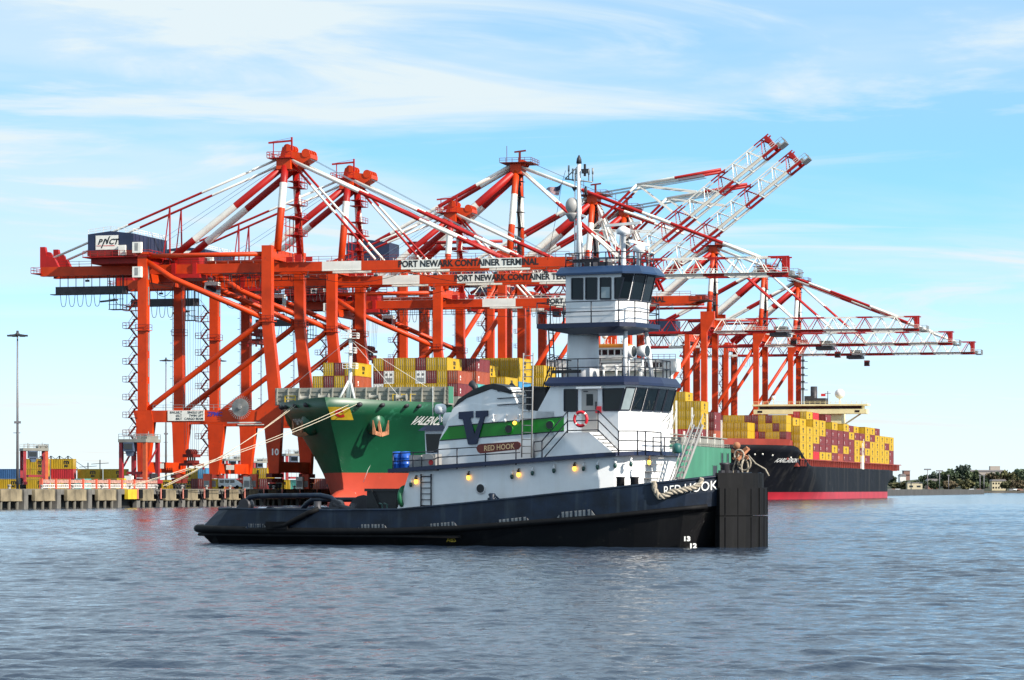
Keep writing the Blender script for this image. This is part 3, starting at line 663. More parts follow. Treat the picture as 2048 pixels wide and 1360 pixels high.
    for y in (-3.6, -1.8, 0, 1.8, 3.6): mb.bar((XA, ym+y, HT), (XA, ym+y, HT+6.4), 0.2)
    mb.build('a_frame_stairs', STEEL, root)
    ang = math.radians(38.2) if raised else 0.0
    boom.rotation_euler = (0, -ang, 0)
    if raised: boom.scale.x = 0.96
    ca_, sa_ = math.cos(ang), math.sin(ang)
    def bp(x, y, z): return Vector((XA + x*ca_ - z*sa_, ym+y, HB + x*sa_ + z*ca_))
    for sg in (-1, 1):
        if not raised:
            MB().banded((XA+1.4, ym+sg*1.8, TOP+0.6), bp(62, sg*3.0, 4.6), 0.42, (0.26, 0.52, 0.64, 0.86), (1, 0, 1, 0, 1), 8).build('forestay', [RED, CWHITE], root)
            MB().banded((XA+1.4, ym+sg*1.6, TOP-0.4), bp(27, sg*3.0, 4.6), 0.34, (0.36, 0.72), (1, 0, 1), 8).build('forestay', [RED, CWHITE], root)
            MB().bar((XA+3.0, ym+sg*1.0, TOP+2.0), bp(58, sg*1.6, 5.4), 0.12).build('boom_hoist_rope', ROPE, root)
        else:
            # stays folded up over the raised boom
            k1 = bp(30, sg*2.4, 17.0); e1 = bp(51, sg*3.0, 5.0); r1 = bp(5, sg*2.6, 12.0)
            MB().banded(k1, e1, 0.40, (0.45,), (1, 0), 8).build('forestay', [RED, CWHITE], root)
            MB().banded(k1, bp(12, sg*2.6, 15.5), 0.38, (0.15, 0.75), (1, 0, 1), 8).build('forestay', [RED, CWHITE], root)
            MB().banded((XA+1.4, ym+sg*1.6, TOP-0.4), bp(27, sg*2.4, 6.5), 0.36, (0.5,), (0, 1), 8).build('forestay', [RED, CWHITE], root)
            mb = MB(); mb.bar(k1, bp(33, sg*3.0, 4.4), 0.35); mb.bar(k1, bp(42, sg*3.0, 4.6), 0.4); mb.bar(bp(12, sg*2.6, 15.5), bp(16, sg*3.0, 4.4), 0.3); mb.bar(bp(12, sg*2.6, 15.5), bp(25, sg*3.0, 4.4), 0.25)
            mb.build('stay_support', CWHITE, root)
            MB().banded((XA+1.0, ym+sg*1.4, TOP), (XA+11, ym+sg*2.6, HB+5.0), 0.4, (0.55,), (1, 0), 8).banded((XA+1.0, ym+sg*0.7, TOP), (XA+7, ym+sg*2.6, HB+5.0), 0.34, (0.5,), (1, 0), 8).build('forestay', [RED, CWHITE], root)
            mb = MB()
            for off in (0.0, 0.9): mb.bar((XA+2.2, ym+sg*0.9, TOP+2.3-off), bp(46, sg*1.4, 7.5-off), 0.24)
            mb.build('boom_hoist_rope', PALEROPE, root)
    # trolley and cab
    tx = 50.0 if not raised else 12.0
    mb = MB().box(tx-3.0, tx+3.0, ym-4.0, ym+4.0, HB-1.7, HB-0.6).box(tx-1.8, tx+2.4, ym-2.6, ym+2.6, HB-0.5, HB+1.6)
    mb.build('trolley', STEEL, root)
    cb = MB().box(tx+3.6, tx+5.6, ym-1.1, ym+1.1, HB-4.6, HB-2.4).build('operator_cab', RUSTRED, root)
    MB().box(tx+3.9, tx+5.63, ym-1.13, ym+1.13, HB-4.2, HB-3.1).build('cab_window', glassd, cb)
    festoon_part(root, 2, 16, ym-4.4, HB-0.6, 7, 4.0)
    return root
specs = [(177, 0, 'tallest lattice-boom crane, rising left of the tug mast'), (262, 1, 'crane with raised lattice boom, the higher of the two raised booms'),
         (303, 1, 'crane with raised lattice boom, the lower and right one of the two'), (442, 0, 'lattice-boom crane nearest behind the two raised-boom cranes, above the tug bow'),
         (542, 0, 'middle lattice-boom crane of the three over the black ship bow'), (620, 0, 'farthest lattice-boom crane, right of all, boom reaching farthest right')]
pd = crane_b(False); pu = crane_b(True); used = {0: False, 1: False}
for s_, up, lab in specs:
    src = pu if up else pd
    o = src if not used[up] else copy_tree(src); used[up] = True
    put(o, s_); tag(o, lab, 'crane', 'container cranes on the quay')
# ------------------------------------------------------------------ containers
YEL = contmat('container_yellow', (0.46, 0.285, 0.006)); MAR = contmat('container_maroon', (0.15, 0.016, 0.018)); REDC = contmat('container_red', (0.44, 0.012, 0.02))
ORB = contmat('container_rust_orange', (0.30, 0.055, 0.02)); WHC = contmat('container_white', (0.72, 0.72, 0.70)); BLC = contmat('container_blue', (0.03, 0.10, 0.24)); TEC = contmat('container_teal', (0.08, 0.36, 0.34))
LBLC = contmat('container_light_blue', (0.04, 0.22, 0.42))
CM = {'Y': YEL, 'M': MAR, 'R': REDC, 'O': ORB, 'W': WHC, 'B': BLC, 'T': TEC, 'L': LBLC}
CN = {'Y': 'yellow', 'M': 'maroon', 'R': 'bright red', 'O': 'rust-orange', 'W': 'white refrigerated', 'B': 'dark blue', 'T': 'teal', 'L': 'light blue'}
GRILL = mat('reefer_grille', (0.16, 0.16, 0.17), 0.6, 0.2, 0.2, 2)
CW, CHT = 2.09, 2.48
_cm = {}
def cont_meshes(L_, ch):
    k = (L_, ch)
    if k in _cm: return _cm[k]
    hw, hl = CW/2, L_/2; mb = MB()
    mb.box(-hw+0.05, hw-0.05, -hl+0.06, hl-0.05, 0.06, CHT-0.06)
    for sx in (-1, 1):
        for sy in (-1, 1): mb.box(sx*hw-(0.12 if sx > 0 else 0), sx*hw+(0.12 if sx < 0 else 0), sy*hl-(0.14 if sy > 0 else 0), sy*hl+(0.14 if sy < 0 else 0), 0.0, CHT)
        a, b = (hw-0.1, hw) if sx > 0 else (-hw, -hw+0.1)
        mb.box(a, b, -hl+0.14, hl-0.14, 0.0, 0.13).box(a, b, -hl+0.14, hl-0.14, CHT-0.1, CHT)
        n = int(L_/0.55)
        for i in range(n):                    # side corrugation
            y = -hl+0.35+i*(L_-0.7)/(n-1); c = (hw-0.05)*sx
            mb.add([(c, y-0.16, 0.13), (c+0.035*sx, y-0.08, 0.13), (c+0.035*sx, y+0.08, 0.13), (c, y+0.16, 0.13), (c, y-0.16, CHT-0.1), (c+0.035*sx, y-0.08, CHT-0.1), (c+0.035*sx, y+0.08, CHT-0.1), (c, y+0.16, CHT-0.1)], [(0,1,5,4),(1,2,6,5),(2,3,7,6)])
    for sy in (-1, 1):
        a, b = (hl-0.1, hl) if sy > 0 else (-hl, -hl+0.1)
        mb.box(-hw+0.12, hw-0.12, a, b, 0.0, 0.13).box(-hw+0.12, hw-0.12, a, b, CHT-0.12, CHT)
    shell = mb.mesh('shipping_container', CM[ch])
    dm = MB().box(-0.44, 0.44, -0.035, 0.0, 0.14, CHT-0.14)
    for x in (-0.22, 0.22): dm.tube([(x, -0.06, 0.16), (x, -0.06, CHT-0.16)], 0.025, 6, 1); dm.box(x-0.02, x+0.18, -0.09, -0.04, 0.9, 0.95, 1)
    door = dm.mesh('door', [CM[ch], GREYST])
    if ch == 'W':
        dm = MB().box(-0.86, 0.86, -0.05, 0.0, 0.14, CHT-0.14)
        for i, x in enumerate((-0.45, 0.45)): dm.lathe([(0.26, -0.07), (0.26, -0.04)], 12, (x, 0, 1.75), 'y', 1)
        for z in (0.3, 0.45, 0.6, 0.75, 0.9, 1.05): dm.box(-0.7, 0.7, -0.08, -0.05, z, z+0.07, 1)
        door = dm.mesh('cooling_unit', [CM[ch], GRILL])
    _cm[k] = (shell, door); return _cm[k]
_mm = text_mesh('m', 1.5, BLACKP, 0.05, 0, 0.006, 'CENTER'); _sc = text_mesh('sc', 0.95, BLACKP, 0.04, 0, 0.006, 'CENTER')
def join_meshes(name, parts, m):
    mb = MB()
    for me, dx, dy in parts:
        mb.add([(v.co.x+dx, v.co.y+dy, v.co.z) for v in me.vertices], [tuple(p.vertices) for p in me.polygons])
    return mb.mesh(name, m)
LOGO = join_meshes('logo', [(_mm, 0, 0.75), (_sc, 0, 0.0)], BLACKP)
# a narrow upright version of the mark, as on the stacked boxes
_l3 = [(v.co.x, v.co.y) for v in LOGO.vertices]
def container(g, s, z, ch, L_, label, group, doors=True, logo=True):
    """g, s: centre; doors on the near end, logo on the water side"""
    shell, door = cont_meshes(L_, ch)
    o = place('shipping_container', shell, None, tw(g, s, z), (0, 0, -TH)); tag(o, label, 'container', group)
    if ch == 'W': place('cooling_unit', door, o, (0, -L_/2+0.055, 0))
    elif doors:
        place('door', door, o, (-0.46, -L_/2+0.055, 0)); place('door', door, o, (0.46, -L_/2+0.055, 0))
    if logo and ch in 'Y':
        t = place('logo', LOGO, o, (CW/2+0.004, 0, 0.5), (math.pi/2, 0, math.pi/2)); t.scale = (1.5 if L_ < 11 else 2.3, 0.95, 1)
    elif logo and ch in 'MO':
        t = place('logo', LOGOW, o, (CW/2+0.004, -L_*0.32, 0.62), (math.pi/2, 0, math.pi/2)); t.scale = (0.6, 0.6, 1)
    return o
LOGOW = join_meshes('logo', [(_mm, 0, 0.75), (_sc, 0, 0.0)], WHITEL)
# ------------------------------------------------------------------ generic hull
def hull_mb(hb, Lh, levels, mis, stem, Le, pw, top_fn, stern_cut=6.0, nst=46):
    """levels: z; stem(z): how far the stem is set back; Le(z): entrance length; top_fn(d): deck height"""
    ds = np.concatenate([[0, 0.4, 1, 2, 3.5, 5, 7, 9, 12, 15], np.linspace(18, 75, 18), np.linspace(85, Lh, nst-28)])
    mb = MB(); nz = len(levels); grid = []
    for sg in (1, -1):
        rows = []
        for d in ds:
            row = []
            for j, z in enumerate(levels):
                y0 = stem(z); le = Le(z); dd = d*(Lh-y0)/Lh
                x = min(dd/le, 1.0); hbz = hb*(1-(1-x)**2)**pw
                rem = Lh-y0-dd
                if rem < 40: hbz *= (0.80 + 0.20*(rem/40)**0.7) if z > 6 else max(0.05, (rem/40)**0.6)
                yy = y0+dd; zz = z
                if j == nz-1: zz = top_fn(yy)
                elif z > top_fn(yy)-0.3: zz = top_fn(yy)-0.3*(nz-1-j)
                row.append((sg*hbz, yy, zz))
            rows.append(row)
        o = len(mb.v); n = len(ds)
        mb.v += [p for r in rows for p in r]
        for i in range(n-1):
            for j in range(nz-1):
                mb.f.append((o+i*nz+j, o+(i+1)*nz+j, o+(i+1)*nz+j+1, o+i*nz+j+1)); mb.mi.append(mis[j]); mb.sm.append(True)
        grid.append((o, n))
    (a, n), (b, _) = grid
    for i in range(n-1):    # deck, a little below the edge
        mb.f.append((a+i*nz+nz-1, a+(i+1)*nz+nz-1, b+(i+1)*nz+nz-1, b+i*nz+nz-1)); mb.mi.append(len(set(mis))); mb.sm.append(False)
    for j in range(nz-1):
        mb.f.append((a+(n-1)*nz+j, b+(n-1)*nz+j, b+(n-1)*nz+j+1, a+(n-1)*nz+j+1)); mb.mi.append(mis[j]); mb.sm.append(False)
    return mb
def sstep(x, a, b):
    t = min(max((x-a)/(b-a), 0), 1); return t*t*(3-2*t)
# ------------------------------------------------------------------ green ship
GREEN = mat('hull_green', (0.005, 0.075, 0.030), 0.40, 0, 0.16, 0.09, 0.45, (0.003, 0.040, 0.018), wear=0.12, wear_col=(0.03, 0.16, 0.09))
LGREEN = mat('hull_pale_green', (0.035, 0.18, 0.095), 0.5, 0, 0.12, 0.1, 0.35, (0.12, 0.36, 0.24))
BOOT = mat('hull_antifouling', (0.42, 0.050, 0.024), 0.5, 0, 0.12, 0.1, 0.3, (0.36, 0.05, 0.03), wear=0.2, wear_col=(0.44, 0.12, 0.08))
DECKG = mat('deck_grey_green', (0.10, 0.16, 0.12), 0.8, 0, 0.15, 0.3)
BWGREY = mat('breakwater_grey', (0.24, 0.235, 0.205), 0.6, 0, 0.12, 0.3, 0.45, (0.18, 0.16, 0.13))
SHIPW = mat('ship_white', (0.72, 0.71, 0.68), 0.5, 0, 0.06, 0.4, 0.2, (0.5, 0.42, 0.32))
ANCHOR = mat('anchor_rust', (0.42, 0.17, 0.08), 0.8, 0, 0.2, 1.0)
YPAINT = mat('yellow_paint', (0.66, 0.43, 0.02), 0.5, 0, 0.08, 1.0)
OPAINT = mat('orange_paint', (0.72, 0.25, 0.02), 0.5, 0, 0.08, 1.0)
VGC, VHB, VS0, VL = 48.4, 17.0, -34.0, 312.0
vs = empty('container_ship', tw(VGC, VS0, 0), -TH, 'green container ship with red underwater band moored bow-on behind the tug', 'ship', 'container ships at the quay')
vtop = lambda y: 19.2 + 0.5*(1-sstep(y, 0, 10)) - 4.9*sstep(y, 26, 30)
vlev = [-2.0, 0.0, 2.0, 4.0, 6.1, 6.15, 8.5, 11.0, 13.5, 16.5, 19.2]
vmis = [0, 0, 0, 0, 1, 1, 1, 1, 1, 1]
vst = lambda z: 11.5 - 11.5*max(0, (z-3)/16.5)**1.35 if z > 3 else 11.5
vle = lambda z: 78 - 50*max(0, min(1, z/19.2))**0.9
hull = hull_mb(VHB, VL, vlev, vmis, vst, vle, 0.86, vtop).build('hull', [BOOT, GREEN, DECKG], vs)
# bulb
mb = MB(); rings = []
for i in range(13):
    t = i/12.0; y = 4.0+22*t; r = 2.7*math.sqrt(max(0.0, 1-(1-min(1, t*2.2))**2))+0.02
    rings.append([(r*0.85*math.cos(a*math.pi/8), y, 0.2+r*1.08*math.sin(a*math.pi/8)) for a in range(16)])
mb.loft(rings, 0, sm=True); mb.build('bulbous_bow', BOOT, vs)
# pale green after part of the side and openings
def vx(y, z):  # half breadth
    y0 = vst(z); x = max(0.0, min((y-y0)/vle(z), 1)); return VHB*(1-(1-x)**2)**0.86
mb = MB().box(VHB-0.05, VHB+0.05, 215, VL-1.0, 5.0, 14.4).build('side_plating', LGREEN, vs)
for y0, y1, z0, z1 in ((VL-16, VL-13.0, 9.8, 13.0), (VL-7.5, VL-4.5, 9.8, 13.0), (VL-28, VL-22, 6.5, 9.5), (VL-10, VL-4, 6.5, 9.5)):
    o = MB().box(VHB+0.02, VHB+0.09, y0, y1, z0, z1).build('side_opening', BLACKP, vs)
    MB().box(VHB-0.1, VHB+0.16, y0-0.3, y0, z0-0.2, z1+0.2).box(VHB-0.1, VHB+0.16, y1, y1+0.3, z0-0.2, z1+0.2).build('opening_frame', LGREEN, o)
# breakwater with ribs
mb = MB().box(-VHB, VHB, 22.0, 22.3, 18.9, 22.2).prism([(VHB-0.3, 18.9), (VHB, 18.9), (VHB, 22.2), (VHB-0.3, 22.2)], 'y', 22, 26)
bw = mb.build('breakwater', BWGREY, vs)
for k in range(16):
    x = -VHB+0.5+k*(2*VHB-1.0)/15; MB().prism([(21.0, 19.0), (22.0, 19.0), (22.0, 22.2), (21.7, 22.2)], 'x', x-0.09, x+0.09).build('rib', BWGREY, bw)
for z in (19.9, 20.7, 21.5): MB().box(-VHB, VHB, 21.85, 22.0, z-0.05, z+0.05).build('stringer', BWGREY, bw)
MB().box(VHB-0.25, VHB+0.06, 22.4, 25.5, 19.2, 22.3).build('end_plate', LGREEN, bw)
# bow mast
mb = MB().tube([(0, 14, 19.3), (0.3, 14.5, 24), (0.3, 14.5, 31.8)], 0.45, 10, r2=0.28).tube([(-1.6, 13, 19.3), (0.1, 14.3, 23.2)], 0.22, 8).tube([(1.7, 13, 19.3), (0.4, 14.3, 23.2)], 0.22, 8)
ms = mb.build('foremast', SHIPW, vs)
for z, wd in ((25.4, 1.25), (28.3, 1.0), (31.0, 1.5)):
    mb = MB().box(0.3-wd, 0.3+wd, 13.7, 15.3, z, z+0.12); rail_mb(mb, [(0.3-wd,13.7,z+0.1),(0.3+wd,13.7,z+0.1),(0.3+wd,15.3,z+0.1)], 0.9, 0.05, 0.8); mb.build('mast_platform', SHIPW, ms)
MB().bar((0.3, 14.5, 31.8), (0.3, 14.5, 34.2), 0.14).bar((-0.8, 14.4, 32.6), (1.4, 14.4, 32.6), 0.1).box(-0.1, 0.5, 14, 14.6, 32.0, 32.6).build('mast_top', SHIPW, ms)
st_ = MB()
for a, b in (((0.3,14.5,31), (-14,21.6,22.2)), ((0.3,14.5,31), (13,21.6,22.2)), ((0.3,14.5,31), (9,20,19.4))): st_.bar(a, b, 0.05)
st_.build('mast_stay', SHIPW, ms)
# deck gear on the forecastle
for x, y in ((-9, 16), (-4, 12), (5.5, 13), (9.5, 17)):
    mb = MB().lathe([(0.7, -1.0), (0.7, -0.9), (0.35, -0.85), (0.35, 0.85), (0.7, 0.9), (0.7, 1.0)], 12, (x, y, 20.1), 'x').box(x-1.3, x+1.3, y-0.4, y+0.9, 19.2, 19.5); mb.build('mooring_winch', BWGREY, vs)
MB().box(-14.0, -12.0, 19.0, 20.0, 19.2, 19.5).bar((-14,19,19.4),(-14,19,20.7),0.16).bar((-12,19,19.4),(-12,19,20.7),0.16).bar((-14,19,20.6),(-12,19,20.6),0.16).bar((-14,19,20.0),(-12,19,20.0),0.16).build('safety_frame', YPAINT, vs)
for x in (7.5, 9.2, 10.9): MB().bar((x, 18, 19.2), (x, 18, 20.8), 0.14).bar((x, 18, 20.7), (x+1, 18, 20.7), 0.12).build('vent_pipe', YPAINT, vs)
# fairleads in the bulwark
for sg in (1, -1):
    for y in (5.0, 8.5, 13.0, 15.8, 20.6):
        x = vx(y, 18.4)*sg
        MB().ball((x-0.05*sg, y, 18.5), 0.62, 12, 6, 0, 0.8).build('fairlead', STEEL, vs)
# anchors in their pockets
for sg in (1, -1):
    yA = 10.8; zA = 15.3; x = vx(yA, zA)*sg
    ap = MB().ball((x-0.6*sg, yA+0.2, zA), 1.9, 16, 12, 0, 1.25).build('anchor_pocket', GREEN if sg < 0 else MATS['hull_green'], vs)
    mb = MB(); ax = x+1.0*sg; ay = yA-1.3; az = zA-1.1
    mb.bar((ax-0.5*sg, ay+0.3, az+1.4), (ax, ay, az-0.9), 0.45)
    for q in (-1, 1):
        mb.bar((ax, ay, az-1.2), (ax+0.9*q, ay+q*0.9, az-0.8), 0.7); mb.bar((ax+0.9*q, ay+q*0.9, az-1.1), (ax+1.15*q, ay+q*1.1, az+1.5), 0.65, 0.5, 0, 0.15, 0.15)
    mb.build('anchor', ANCHOR, ap)
# company panel and name: laid on the flared bow plating
def on_hull(me, y, z, sg=1, scale=1.0, drop=0.03):
    """bend flat lettering onto the starboard bow (text x runs aft, as read from outside)"""
    for v in me.vertices:
        yy = y + v.co.x*scale; zz = z + v.co.y*scale
        v.co = ((vx(max(yy, vst(zz)+0.05), zz) + drop)*sg, yy, zz)
    me.update(); return me
def grid_panel(w_, h_, n, m_):
    mb = MB(); 
    for i in range(n):
        for j in range(4): mb.add([(w_*i/n, h_*j/4, 0), (w_*(i+1)/n, h_*j/4, 0), (w_*(i+1)/n, h_*(j+1)/4, 0), (w_*i/n, h_*(j+1)/4, 0)], [(0,1,2,3)])
    return mb.mesh('company_panel', m_)
def on_bow(me, x, z, drop):
    for v in me.vertices:
        g_ = x+v.co.x; zz = z+v.co.y; t = 1-math.sqrt(max(0.0, 1-(max(g_, 0.0)/VHB)**(1/0.86)))
        v.co = (g_+drop*0.6, vst(zz)+t*vle(zz)-drop*1.2, zz)
    me.update(); return me
on = place('company_panel', on_bow(grid_panel(3.3, 2.3, 12, YPAINT), 0.2, 15.7, 0.05), vs)
place('logo', on_bow(text_mesh('C', 1.7, SIGNR, 0.13, 0, 0.0), 1.1, 16.25, 0.10), on)
nm_ = text_mesh('VALENCE', 2.15, WHITEL, 0.05, 0.25, 0.0); kx_ = 8.0/text_w(nm_)
for v in nm_.vertices:
    yy = 17.4+v.co.x*kx_; zz = 15.1+v.co.y; v.co = (vx(yy, zz)+0.06, yy-0.05, zz)
nm_.update(); place('name_lettering', nm_, vs)
place('port_lettering', on_hull(text_mesh('VALENCE', 1.4, WHITEL, 0.03, 0.2, 0.0), 12.5, 15.2, -1, 1.0, 0.05), vs)
for k, (y, z) in enumerate(((13.5, 5.2), (18.0, 4.6))):
    place('draught_mark', on_hull(text_mesh('2' if k else 'J', 1.1, WHITEL, 0.03, 0, 0.0), y, z-3.6+k*0.4, 1, 1.0, 0.06), vs)
MB().tube([(vx(15.2, 8.0)+0.1, 15.2, 8.4), (vx(15, 6.4)+0.08, 15.0, 6.6), (vx(15, 4.2)+0.1, 15.0, 4.4)], 0.06, 5).build('paint_mark', WHITEL, vs)
# hatch pedestals carrying the stacks, lashing posts along the after side
for y0, y1, x0, x1, zt in ((25, 37, -11, -2.2, 22.05), (39.5, 51, -3.5, 14.0, 20.95), (53, 64, -1, 15.2, 21.35), (66.5, 78, -1, 14.5, 21.1), (80.5, 92, 0, 13.0, 21.2), (95, 106.5, -2, 12.3, 23.25), (111, 122, 5, 13.0, 22.3), (125, 210, -15, 12, 21.0), (245, 305, -14, 16.3, 16.7)):
    MB().box(x0, x1, y0+0.3, y1-0.3, 14.4, zt-0.02).build('hatch_cover', BWGREY, vs)
for k in range(9):
    y = 218+k*10.4
    MB().box(VHB-1.0, VHB-0.6, y-0.25, y+0.25, 14.2, 18.2 if k % 2 else 27.0 - k*0.6).build('lashing_post', SIGNW, vs)
MB().box(VHB-1.2, VHB-0.4, 216, 308, 17.0, 17.25).build('lashing_walkway', BWGREY, vs)
rail_mb(MB(), [(VHB-0.15, 214, 14.35), (VHB-0.15, 310, 14.35)], 1.1, 0.05, 2.6).build('deck_rail', BWGREY, vs)
# accommodation block with bridge
ab = MB().box(-13.5, 13.5, 244-34+26, 256-34+26, 14.3, 36.2).build('accommodation', SHIPW, vs)
hy = 236.0
MB().box(-17.0, 17.0, hy-2.0, hy+4.5, 33.2, 36.4).prism([(13.4, 33.2), (17.0, 33.2), (13.4, 30.0)], 'y', hy-1.6, hy-1.2).build('bridge_wing', SHIPW, ab)
MB().box(-4.0, 4.5, hy-2.6, hy+4.2, 36.4, 39.3).box(-6.5, 7.0, hy-2.9, hy+4.4, 39.0, 39.3).build('wheelhouse', SHIPW, ab)
MB().box(-4.2, 4.7, hy-2.75, hy+4.2, 39.3, 40.3).build('orange_band', OPAINT, ab)
for k in range(5): MB().box(-3.7+k*1.7, -2.4+k*1.7, hy-2.66, hy-2.55, 37.5, 38.8).build('window', glassd, ab)
for k in range(6): MB().box(-11+k*4.0, -10.4+k*4.0, hy-0.08, hy+0.02, 31.0, 31.8).build('porthole', glassd, ab)
for k in range(5): MB().box(9.3+k*0.9, 9.9+k*0.9, hy-2.08, hy-1.98, 34.2, 35.4).build('wing_window', glassd, ab)
MB().ball((-2.2, hy+1, 42.6), 0.8, 12, 8).bar((-2.2, hy+1, 40.3), (-2.2, hy+1, 42), 0.25).build('radome', SHIPW, ab)
for k in range(6): MB().bar((-1.2+k*1.0, hy, 40.3), (-1.2+k*1.0, hy, 41.6+0.5*(k % 2)), 0.14).build('bridge_antenna', SHIPW, ab)
rail_mb(MB(), [(-17, hy-2, 36.4), (-6, hy-2, 36.4)], 1.1, 0.05, 1.5).build('wing_rail', GREYST, ab)
rail_mb(MB(), [(5, hy-2, 36.4), (17, hy-2, 36.4)], 1.1, 0.05, 1.5).build('wing_rail', RED, ab)
# ------------------------------------------------------------------ stacks on the green ship
GRPV = 'containers stacked on the green ship'
def stack(bayname, g0, s0, z0, cols, L_, grp, where, doors=True):
    for ci, col in enumerate(cols):
        for ti, ch in enumerate(col):
            if ch == '.': continue
            n = len(col)-ti
            lab = '%s container, %s from top, %s stack from left, %s' % (CN[ch], ORD[n-1], ORD[ci], bayname)
            container(g0+CW/2+ci*(CW+0.05), s0+L_/2, z0+ti*(CHT+0.02), ch, L_, lab, grp, doors)
KL = 10.4
stack('front bay behind the grey breakwater', 37.5, -8.0, 22.1, ['Y', 'MY', 'YM', 'OY'], KL, GRPV, 'bow')
stack('second bay from green bow', 45.2, 6.0, 21.0, ['WMY', 'YWO', 'YYY', 'YYY', 'YWM', 'YMY', 'YYY', 'MO'], KL, GRPV, 'bow')
stack('third bay from green bow', 53.6, 20.0, 21.4, ['YMY', 'YYM', 'MYM', 'TOM'], KL, GRPV, 'bow')
stack('fourth bay from green bow', 52.2, 33.0, 21.15, ['YYY', 'YYY', 'YY'], KL, GRPV, 'bow')
stack('fifth bay from green bow', 52.4, 47.0, 21.25, ['YMY', 'YYY', 'MY', 'YY'], KL, GRPV, 'bow')
stack('sixth bay from green bow', 51.4, 62.0, 23.3, ['YYY', 'YMY', 'YYY', 'LYY'], KL, GRPV, 'bow')
stack('seventh bay from green bow', 57.1, 78.0, 22.35, ['YYY', 'WYY'], KL, GRPV, 'bow')
stack('bay near green ship stern', 51.4, 240.0, 16.75, ['YYYYM', 'YYYYY', 'OYYYY', 'RYYYY', 'RYYY', 'MYYY'], KL, GRPV, 'stern')
stack('sternmost bay of green ship', 58.0, 258.0, 16.75, ['MMM', 'MMM', 'OMM'], KL, GRPV, 'stern')
# ------------------------------------------------------------------ black ship
HBLK = mat('hull_black', (0.004, 0.0045, 0.008), 0.65, 0, 0.25, 0.12, 0.6, (0.055, 0.052, 0.050), wear=0.35, wear_col=(0.026, 0.026, 0.028), spec=0.15)
BOOTR = mat('hull_crimson', (0.36, 0.008, 0.020), 0.5, 0, 0.12, 0.1, 0.3, (0.60, 0.06, 0.07))
REDBW = mat('bulwark_red', (0.24, 0.030, 0.016), 0.6, 0, 0.12, 0.2, 0.25)
CREAM = mat('ship_cream', (0.80, 0.70, 0.38), 0.5, 0, 0.06, 0.4)
DRED = mat('deck_red', (0.26, 0.035, 0.022), 0.7, 0, 0.15, 0.3)
KGC, KHB, KS0, KLn = 54.0, 19.2, 312.0, 282.0
ks = empty('container_ship', tw(KGC, KS0, 0), -TH, 'black container ship with crimson waterline band and yellow stacks at the right', 'ship', 'container ships at the quay')
ktop = lambda y: 16.2 - 6.0*sstep(y, 28, 62)
klev = [-2.0, 0.0, 2.2, 2.25, 4.5, 7.0, 9.0, 11.5, 14.0, 16.2]
kst = lambda z: 15.0 - 15.0*max(0, (z-1)/15.2)**1.2 if z > 1 else 15.0
kle = lambda z: 88 - 50*max(0, min(1, z/16.2))**0.9
khull = hull_mb(KHB, KLn, klev, [0, 0, 1, 1, 1, 1, 1, 1, 1], kst, kle, 0.80, ktop).build('hull', [BOOTR, HBLK, DRED], ks)
def kx(y, z): return KHB*(1-(1-max(0.0, min((y-kst(z))/kle(z), 1)))**2)**0.80
mb = MB()
for sg in (1, -1):
    prev = None
    for y in (0.05, 0.6, 1.5, 3, 5, 8, 11, 15, 19, 23, 27):
        p = (sg*max(kx(y, 16.0), 0.05)*0.99, y)
        if prev: mb.add([(prev[0], prev[1], 16.15), (p[0], p[1], 16.15), (p[0]*1.03, p[1], 18.0), (prev[0]*1.03, prev[1], 18.0)], [(0,1,2,3)])
        prev = p
mb.box(-kx(26, 16), kx(26, 16), 26.6, 27.0, 16.1, 17.6)
mb.build('bow_bulwark', REDBW, ks)
kt = text_mesh('KARLSKRONA', 1.7, WHITEL, 0.05, 0.25, 0.0)
for v in kt.vertices:
    yy = 26.0 + v.co.x*1.5; zz = 11.2 + v.co.y
    v.co = (kx(yy, zz)+0.06, yy, zz)
place('name_lettering', kt, ks)
for y, z in ((14, 13.4), (17, 13.5), (22, 13.2), (34, 12.6)): MB().ball((kx(y, z), y, z), 0.35, 10, 6).build('fairlead', SIGNW, ks)
mb = MB()
for k in range(56):
    y = 42+k*4.2; mb.bar((KHB-0.35, y, 10.1), (KHB-0.35, y, 12.4), 0.45)
mb.box(KHB-0.6, KHB-0.1, 40, KLn-3, 12.1, 12.4)
mb.build('lashing_stanchions', DRED, ks)
MB().box(-KHB+1.2, KHB-1.4, 41, KLn-6, 10.0, 12.35).build('hatch_coaming', DRED, ks)
MB().box(-KHB+1.2, KHB-4.8, 43, 168, 12.3, 19.8).box(-KHB+1.2, KHB-4.8, 190, KLn-16, 12.3, 17).build('inner_cargo_block', DRED, ks)
MB().box(-13, 9.5, 14, 40, 15.9, 17.95).build('forward_hatch', DRED, ks)
# house and bridge
ky = 178.0
ah = MB().box(-6, 11, ky, ky+10, 10.2, 29.6).build('accommodation', CREAM, ks)
MB().box(-KHB-0.5, KHB+0.8, ky-1.2, ky+5, 29.4, 31.0).box(-KHB-0.9, KHB+1.2, ky-1.6, ky+5.4, 32.2, 32.8).box(-KHB+1, KHB-0.6, ky-0.4, ky+4.6, 31.0, 32.2).build('bridge', CREAM, ah)
MB().box(-KHB+1.5, KHB-1.0, ky-0.48, ky-0.38, 31.15, 32.05).build('bridge_window_band', glassd, ah)
for x in (-KHB+1.0, KHB-3.2): MB().box(x, x+1.6, ky-1.28, ky-1.2, 29.9, 30.6).build('wing_window', glassd, ah)
MB().bar((11, ky+1, 25.0), (KHB-1.5, ky+1, 29.4), 0.5).build('wing_brace', CREAM, ah)
rail_mb(MB(), [(-KHB-0.6, ky-1.3, 32.8), (KHB+1.0, ky-1.3, 32.8)], 1.0, 0.05, 1.8).build('roof_rail', CREAM, ah)
